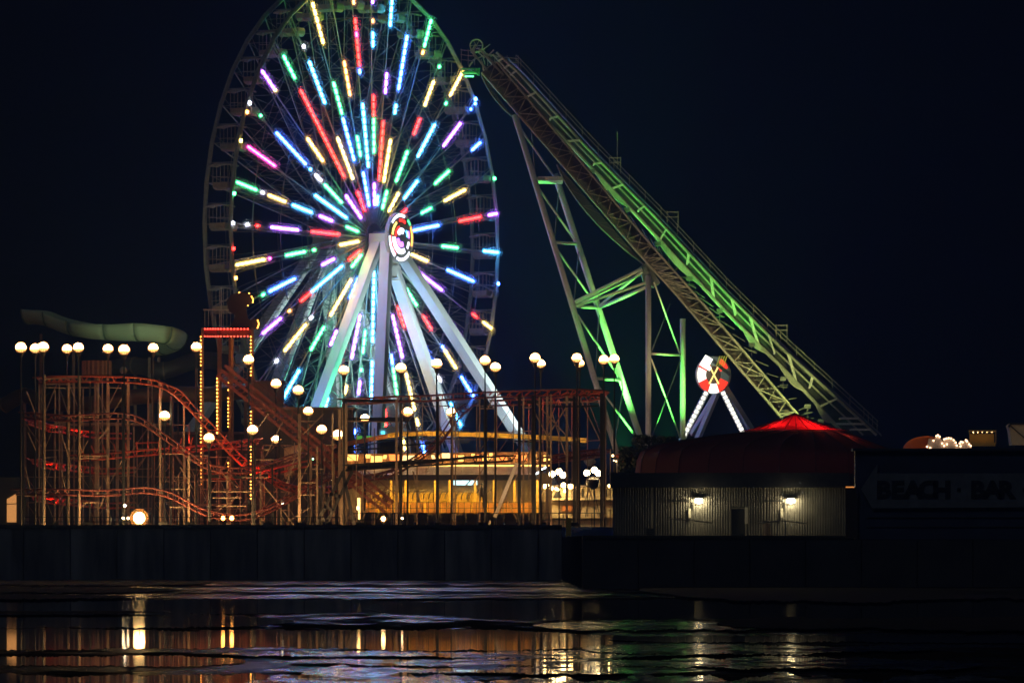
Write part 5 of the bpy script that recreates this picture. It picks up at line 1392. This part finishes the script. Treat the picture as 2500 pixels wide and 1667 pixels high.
GLAB = ['leftmost high globe lamp at the picture edge', 'high globe lamp overlapping its right neighbour at far left', 'third high globe lamp from the left, in front of its neighbour', 'fourth high globe lamp from the left', 'fifth high globe lamp from the left', 'globe lamp above the slatted barrel platform', 'slightly lower globe lamp beneath the middle of the green slide', 'globe lamp under the curved end of the green slide',
        'globe lamp left of the bulb tower posts', 'globe lamp against the right bulb tower post', 'globe lamp before the left foot of the wheel, left of a pair', 'globe lamp by the cyan strip end at the wheel leg', 'globe lamp at the upper end of the coaster ramp struts', 'globe lamp over the left coaster loop drop', 'white globe lamp between the first bulb posts, lowest at left',
        'white globe lamp beside the lower right bulb tower post', 'globe lamp under the cyan strip left of the trestle', 'globe lamp just left of the thick black trestle posts', 'globe lamp before the leftmost white wheel leg', 'caged dim globe lamp behind the trestle beam', 'globe lamp right of the upright white wheel leg', 'globe lamp below the yellow spoke strip behind the trestle', 'globe lamp before the inner right wheel leg', 'globe lamp behind a post near the lower cyan strip',
        'globe lamp before the outer right wheel leg, left of a pair', 'lower globe lamp of the pair at the wheel\'s right edge', 'higher lamp of the pair left of the coaster support', 'lower lamp of the pair left of the coaster support', 'front globe lamp of the overlapping pair by the leaning support', 'rear globe lamp half hidden behind its pair', 'left globe lamp of the pair before the green support', 'right globe lamp of the pair before the green support', 'flame shaped half hidden lamp beside the ramp strut']
def globe_lamp(u, v, Y, rpx, label):
    u *= K; v *= K
    c = P(u, v, Y); r = S(rpx, Y) * .93
    t = thing('globe_lamp', label, 'street lamp', (c.x, Y, DECK_Z), 'globe lamps along the pier')
    m = MB(); m.sphere(c, r, 16, 8, z0=-.12); m.build('globe', mat('globe_glow_%d' % (int(u * 7) % 3), (.3, .3, .3), .4, emit=(1, (.70, .74, .66)[int(u * 7) % 3], (.33, .40, .28)[int(u * 7) % 3]), strength=(24, 30, 16)[int(u * 7) % 3]), t, smooth=True)
    m = MB(); m.sphere(c, r * .985, 16, 4, z0=-.85, z1=-.13); m.build('lower_globe', GLA, t, smooth=True)
    m = MB()
    for k in range(14):
        a = 2 * math.pi * k / 14; d = Vector((math.cos(a), math.sin(a), 0))
        m.bar(c + d * r * .90 - Vector((0, 0, r * .48)), c + d * r * .56 - Vector((0, 0, r * .9)), .035, .05)
    m.lathe(c - Vector((0, 0, r * .86)), [(.1, -.35), (r * .45, -.18), (r * .6, -.02), (r * .5, .02)], 12)
    m.build('crown', BLK, t)
    m = MB(); m.sphere(c, r * 1.22, 16, 8); m.build('halo_shell', mat('halo_globe'), t, smooth=True)  # added shell, stands in for the amber bloom
    m = MB(); m.tube([c - Vector((0, 0, r)), Vector((c.x, Y, DECK_Z))], .06, 6, r2=.09); m.build('post', BLK, t)
for (u, v, Y, r), lb in zip(GP, GLAB):
    globe_lamp(u, v, Y, r, lb)
# ------------------------------------------------------------------ deck level lamps
def deck_lamp(u, v, Y, r, col, st, label, power=0):
    t = thing('work_lamp', label, 'flood lamp', tuple(P(u, 1286, Y)))
    c = P(u, v, Y)
    m = MB(); m.lathe(c + Vector((0, .05, 0)), [(r * .4, -.3), (r * .9, -.15), (r * 1.05, .02), (r * .95, .03)], 14, (0, -1, 0)); m.build('housing', BLK, t)
    m = MB(); m.sphere(c - Vector((0, .1, 0)), r, 14, 8); m.build('bulb', mat('deck_%s' % label[:14].replace(' ', '_'), (.2, .2, .2), .5, emit=col, strength=st), t)
    if r > .12:
        m = MB(); m.sphere(c - Vector((0, .1, 0)), r * 1.6, 36, 18); m.build('halo_cover', mat('halo_flood'), t, smooth=True)  # added shell, stands in for the flood's glow
    m = MB(); m.bar(c, Vector((c.x, Y + .1, DECK_Z)), .08); m.build('stand', BLK, t)
deck_lamp(340, 1264, 418, .42, (1, .58, .2), 700, 'blinding warm flood lamp low on the deck at left')
deck_lamp(301, 1264, 419, .09, (1, .7, .35), 30, 'small warm lamp left of the blinding flood, left of two')
deck_lamp(313, 1264, 419, .09, (1, .7, .35), 30, 'small warm lamp right beside the blinding flood lamp')
deck_lamp(305, 1234, 420, .1, (1, .75, .5), 20, 'small pale lamp hung above the two small lamps')
deck_lamp(545, 1264, 418, .15, (1, .36, .06), 40, 'left orange lamp of the pair at deck level')
deck_lamp(566, 1264, 418, .15, (1, .40, .08), 40, 'right orange lamp of the pair at deck level')
deck_lamp(936, 1266, 418, .16, (1, .62, .24), 60, 'round warm lamp at deck level before the ramp foot')
deck_lamp(982, 1265, 418, .08, (1, .62, .3), 30, 'tiny warm lamp right of the ramp foot')
deck_lamp(672, 1076, 436, .12, (1, .5, .12), 22, 'amber lamp beside the coaster ramp underside')
deck_lamp(811, 1170, 428, .07, (.8, 1, .6), 18, 'tiny pale green lamp left of the black trestle')
deck_lamp(764, 1120, 428, .06, (.3, 1, .5), 14, 'tiny green lamp on the ramp edge')
deck_lamp(689, 1227, 430, .1, (1, .9, .6), 10, 'small cream lamp under the lower coaster turn')
deck_lamp(873, 1240, 424, .12, (1, .6, .2), 18, 'amber tube lamp foot between the ramp and trestle')
t = thing('amber_tube', 'glowing amber light tube standing right of the trestle', 'light tube', tuple(P(876, 1286, 425)))
m = MB(); m.tube([P(876, 1215, 425), P(876, 1268, 425)], .11, 8); m.build('tube', mat('amber_tube', (.2, .1, .05), .5, emit=(1, .55, .16), strength=5), t)
m = MB(); m.tube([P(876, 1268, 425), P(876, 1286, 425)], .14, 8); m.build('base', BLK, t)
# wash lights added to brighten and tint the wheel legs
def wash(loc, aim, col, energy, label, cone=40):
    t = thing('added_wash_lamp', label, 'flood lamp', tuple(loc)); loc = Vector(loc); d = (Vector(aim) - loc).normalized()
    m = MB(); m.lathe(loc, [(.15, -.3), (.4, -.1), (.42, .15), (.38, .13)], 12, d); m.build('housing', BLK, t)
    m = MB(); m.lathe(loc, [(.36, .1), (.36, .12)], 12, d); m.build('lens', mat('wash_lens', (.2, .2, .2), .4, emit=(1, .9, .75), strength=6), t)
    m = MB(); m.bar(loc, (loc.x, loc.y, DECK_Z), .1); m.build('stand', BLK, t)
    l = bpy.data.lights.new('beam', 'SPOT'); l.energy = energy; l.color = col; l.spot_size = math.radians(cone); l.spot_blend = .7; l.shadow_soft_size = .3
    o = bpy.data.objects.new('beam', l); COL.objects.link(o); o.parent = t; o.location = d * .4; o.rotation_euler = d.to_track_quat('-Z', 'Y').to_euler()
base = Vector((WC.x, WC.y, DECK_Z + 1.0))
wash(base + WN * 16 - WT * 6 + WZ * 4, WC - WZ * 9, (.7, .95, 1), 22000, 'added white wash lamp before the wheel aimed at its upright leg', 48)
wash(base + WN * 20 + WT * 10 + WZ * 4, WC - WZ * 10 + WT * 6, (.72, .95, 1), 26000, 'added white wash lamp right of the wheel aimed at its outer leg', 48)
wash(base + WN * 10 - WT * 13 + WZ * 4, WC - WZ * 11 - WT * 6, (.15, 1, .6), 22000, 'added pale green wash lamp aimed at the left wheel leg', 44)

flood(P(1196, 1276, 420), P(1250, 1160, 423.6), (1, .7, .4), 260, 'added_prop_uplight', 'small added uplight at the foot of the pale leaning prop', 50, size=.12)  # unseen lamp added to brighten the foot of the prop
# ------------------------------------------------------------------ night air
def make_haze():
    mm = bpy.data.materials.new('night_haze'); mm.use_nodes = True
    nt = mm.node_tree; nt.nodes.clear()
    o = nt.nodes.new('ShaderNodeOutputMaterial'); v = nt.nodes.new('ShaderNodeVolumePrincipled')
    v.inputs['Color'].default_value = (.24, .45, 1.0, 1)
    v.inputs['Density'].default_value = HAZE_DENSITY
    v.inputs['Anisotropy'].default_value = 0.4
    nt.links.new(v.outputs[0], o.inputs['Volume'])
    m = MB(); m.box((0, 380, 31.5), 460, 800, 65)
    return stuff(m.build('haze', mm))
HAZE_DENSITY = .0008
haze = make_haze()
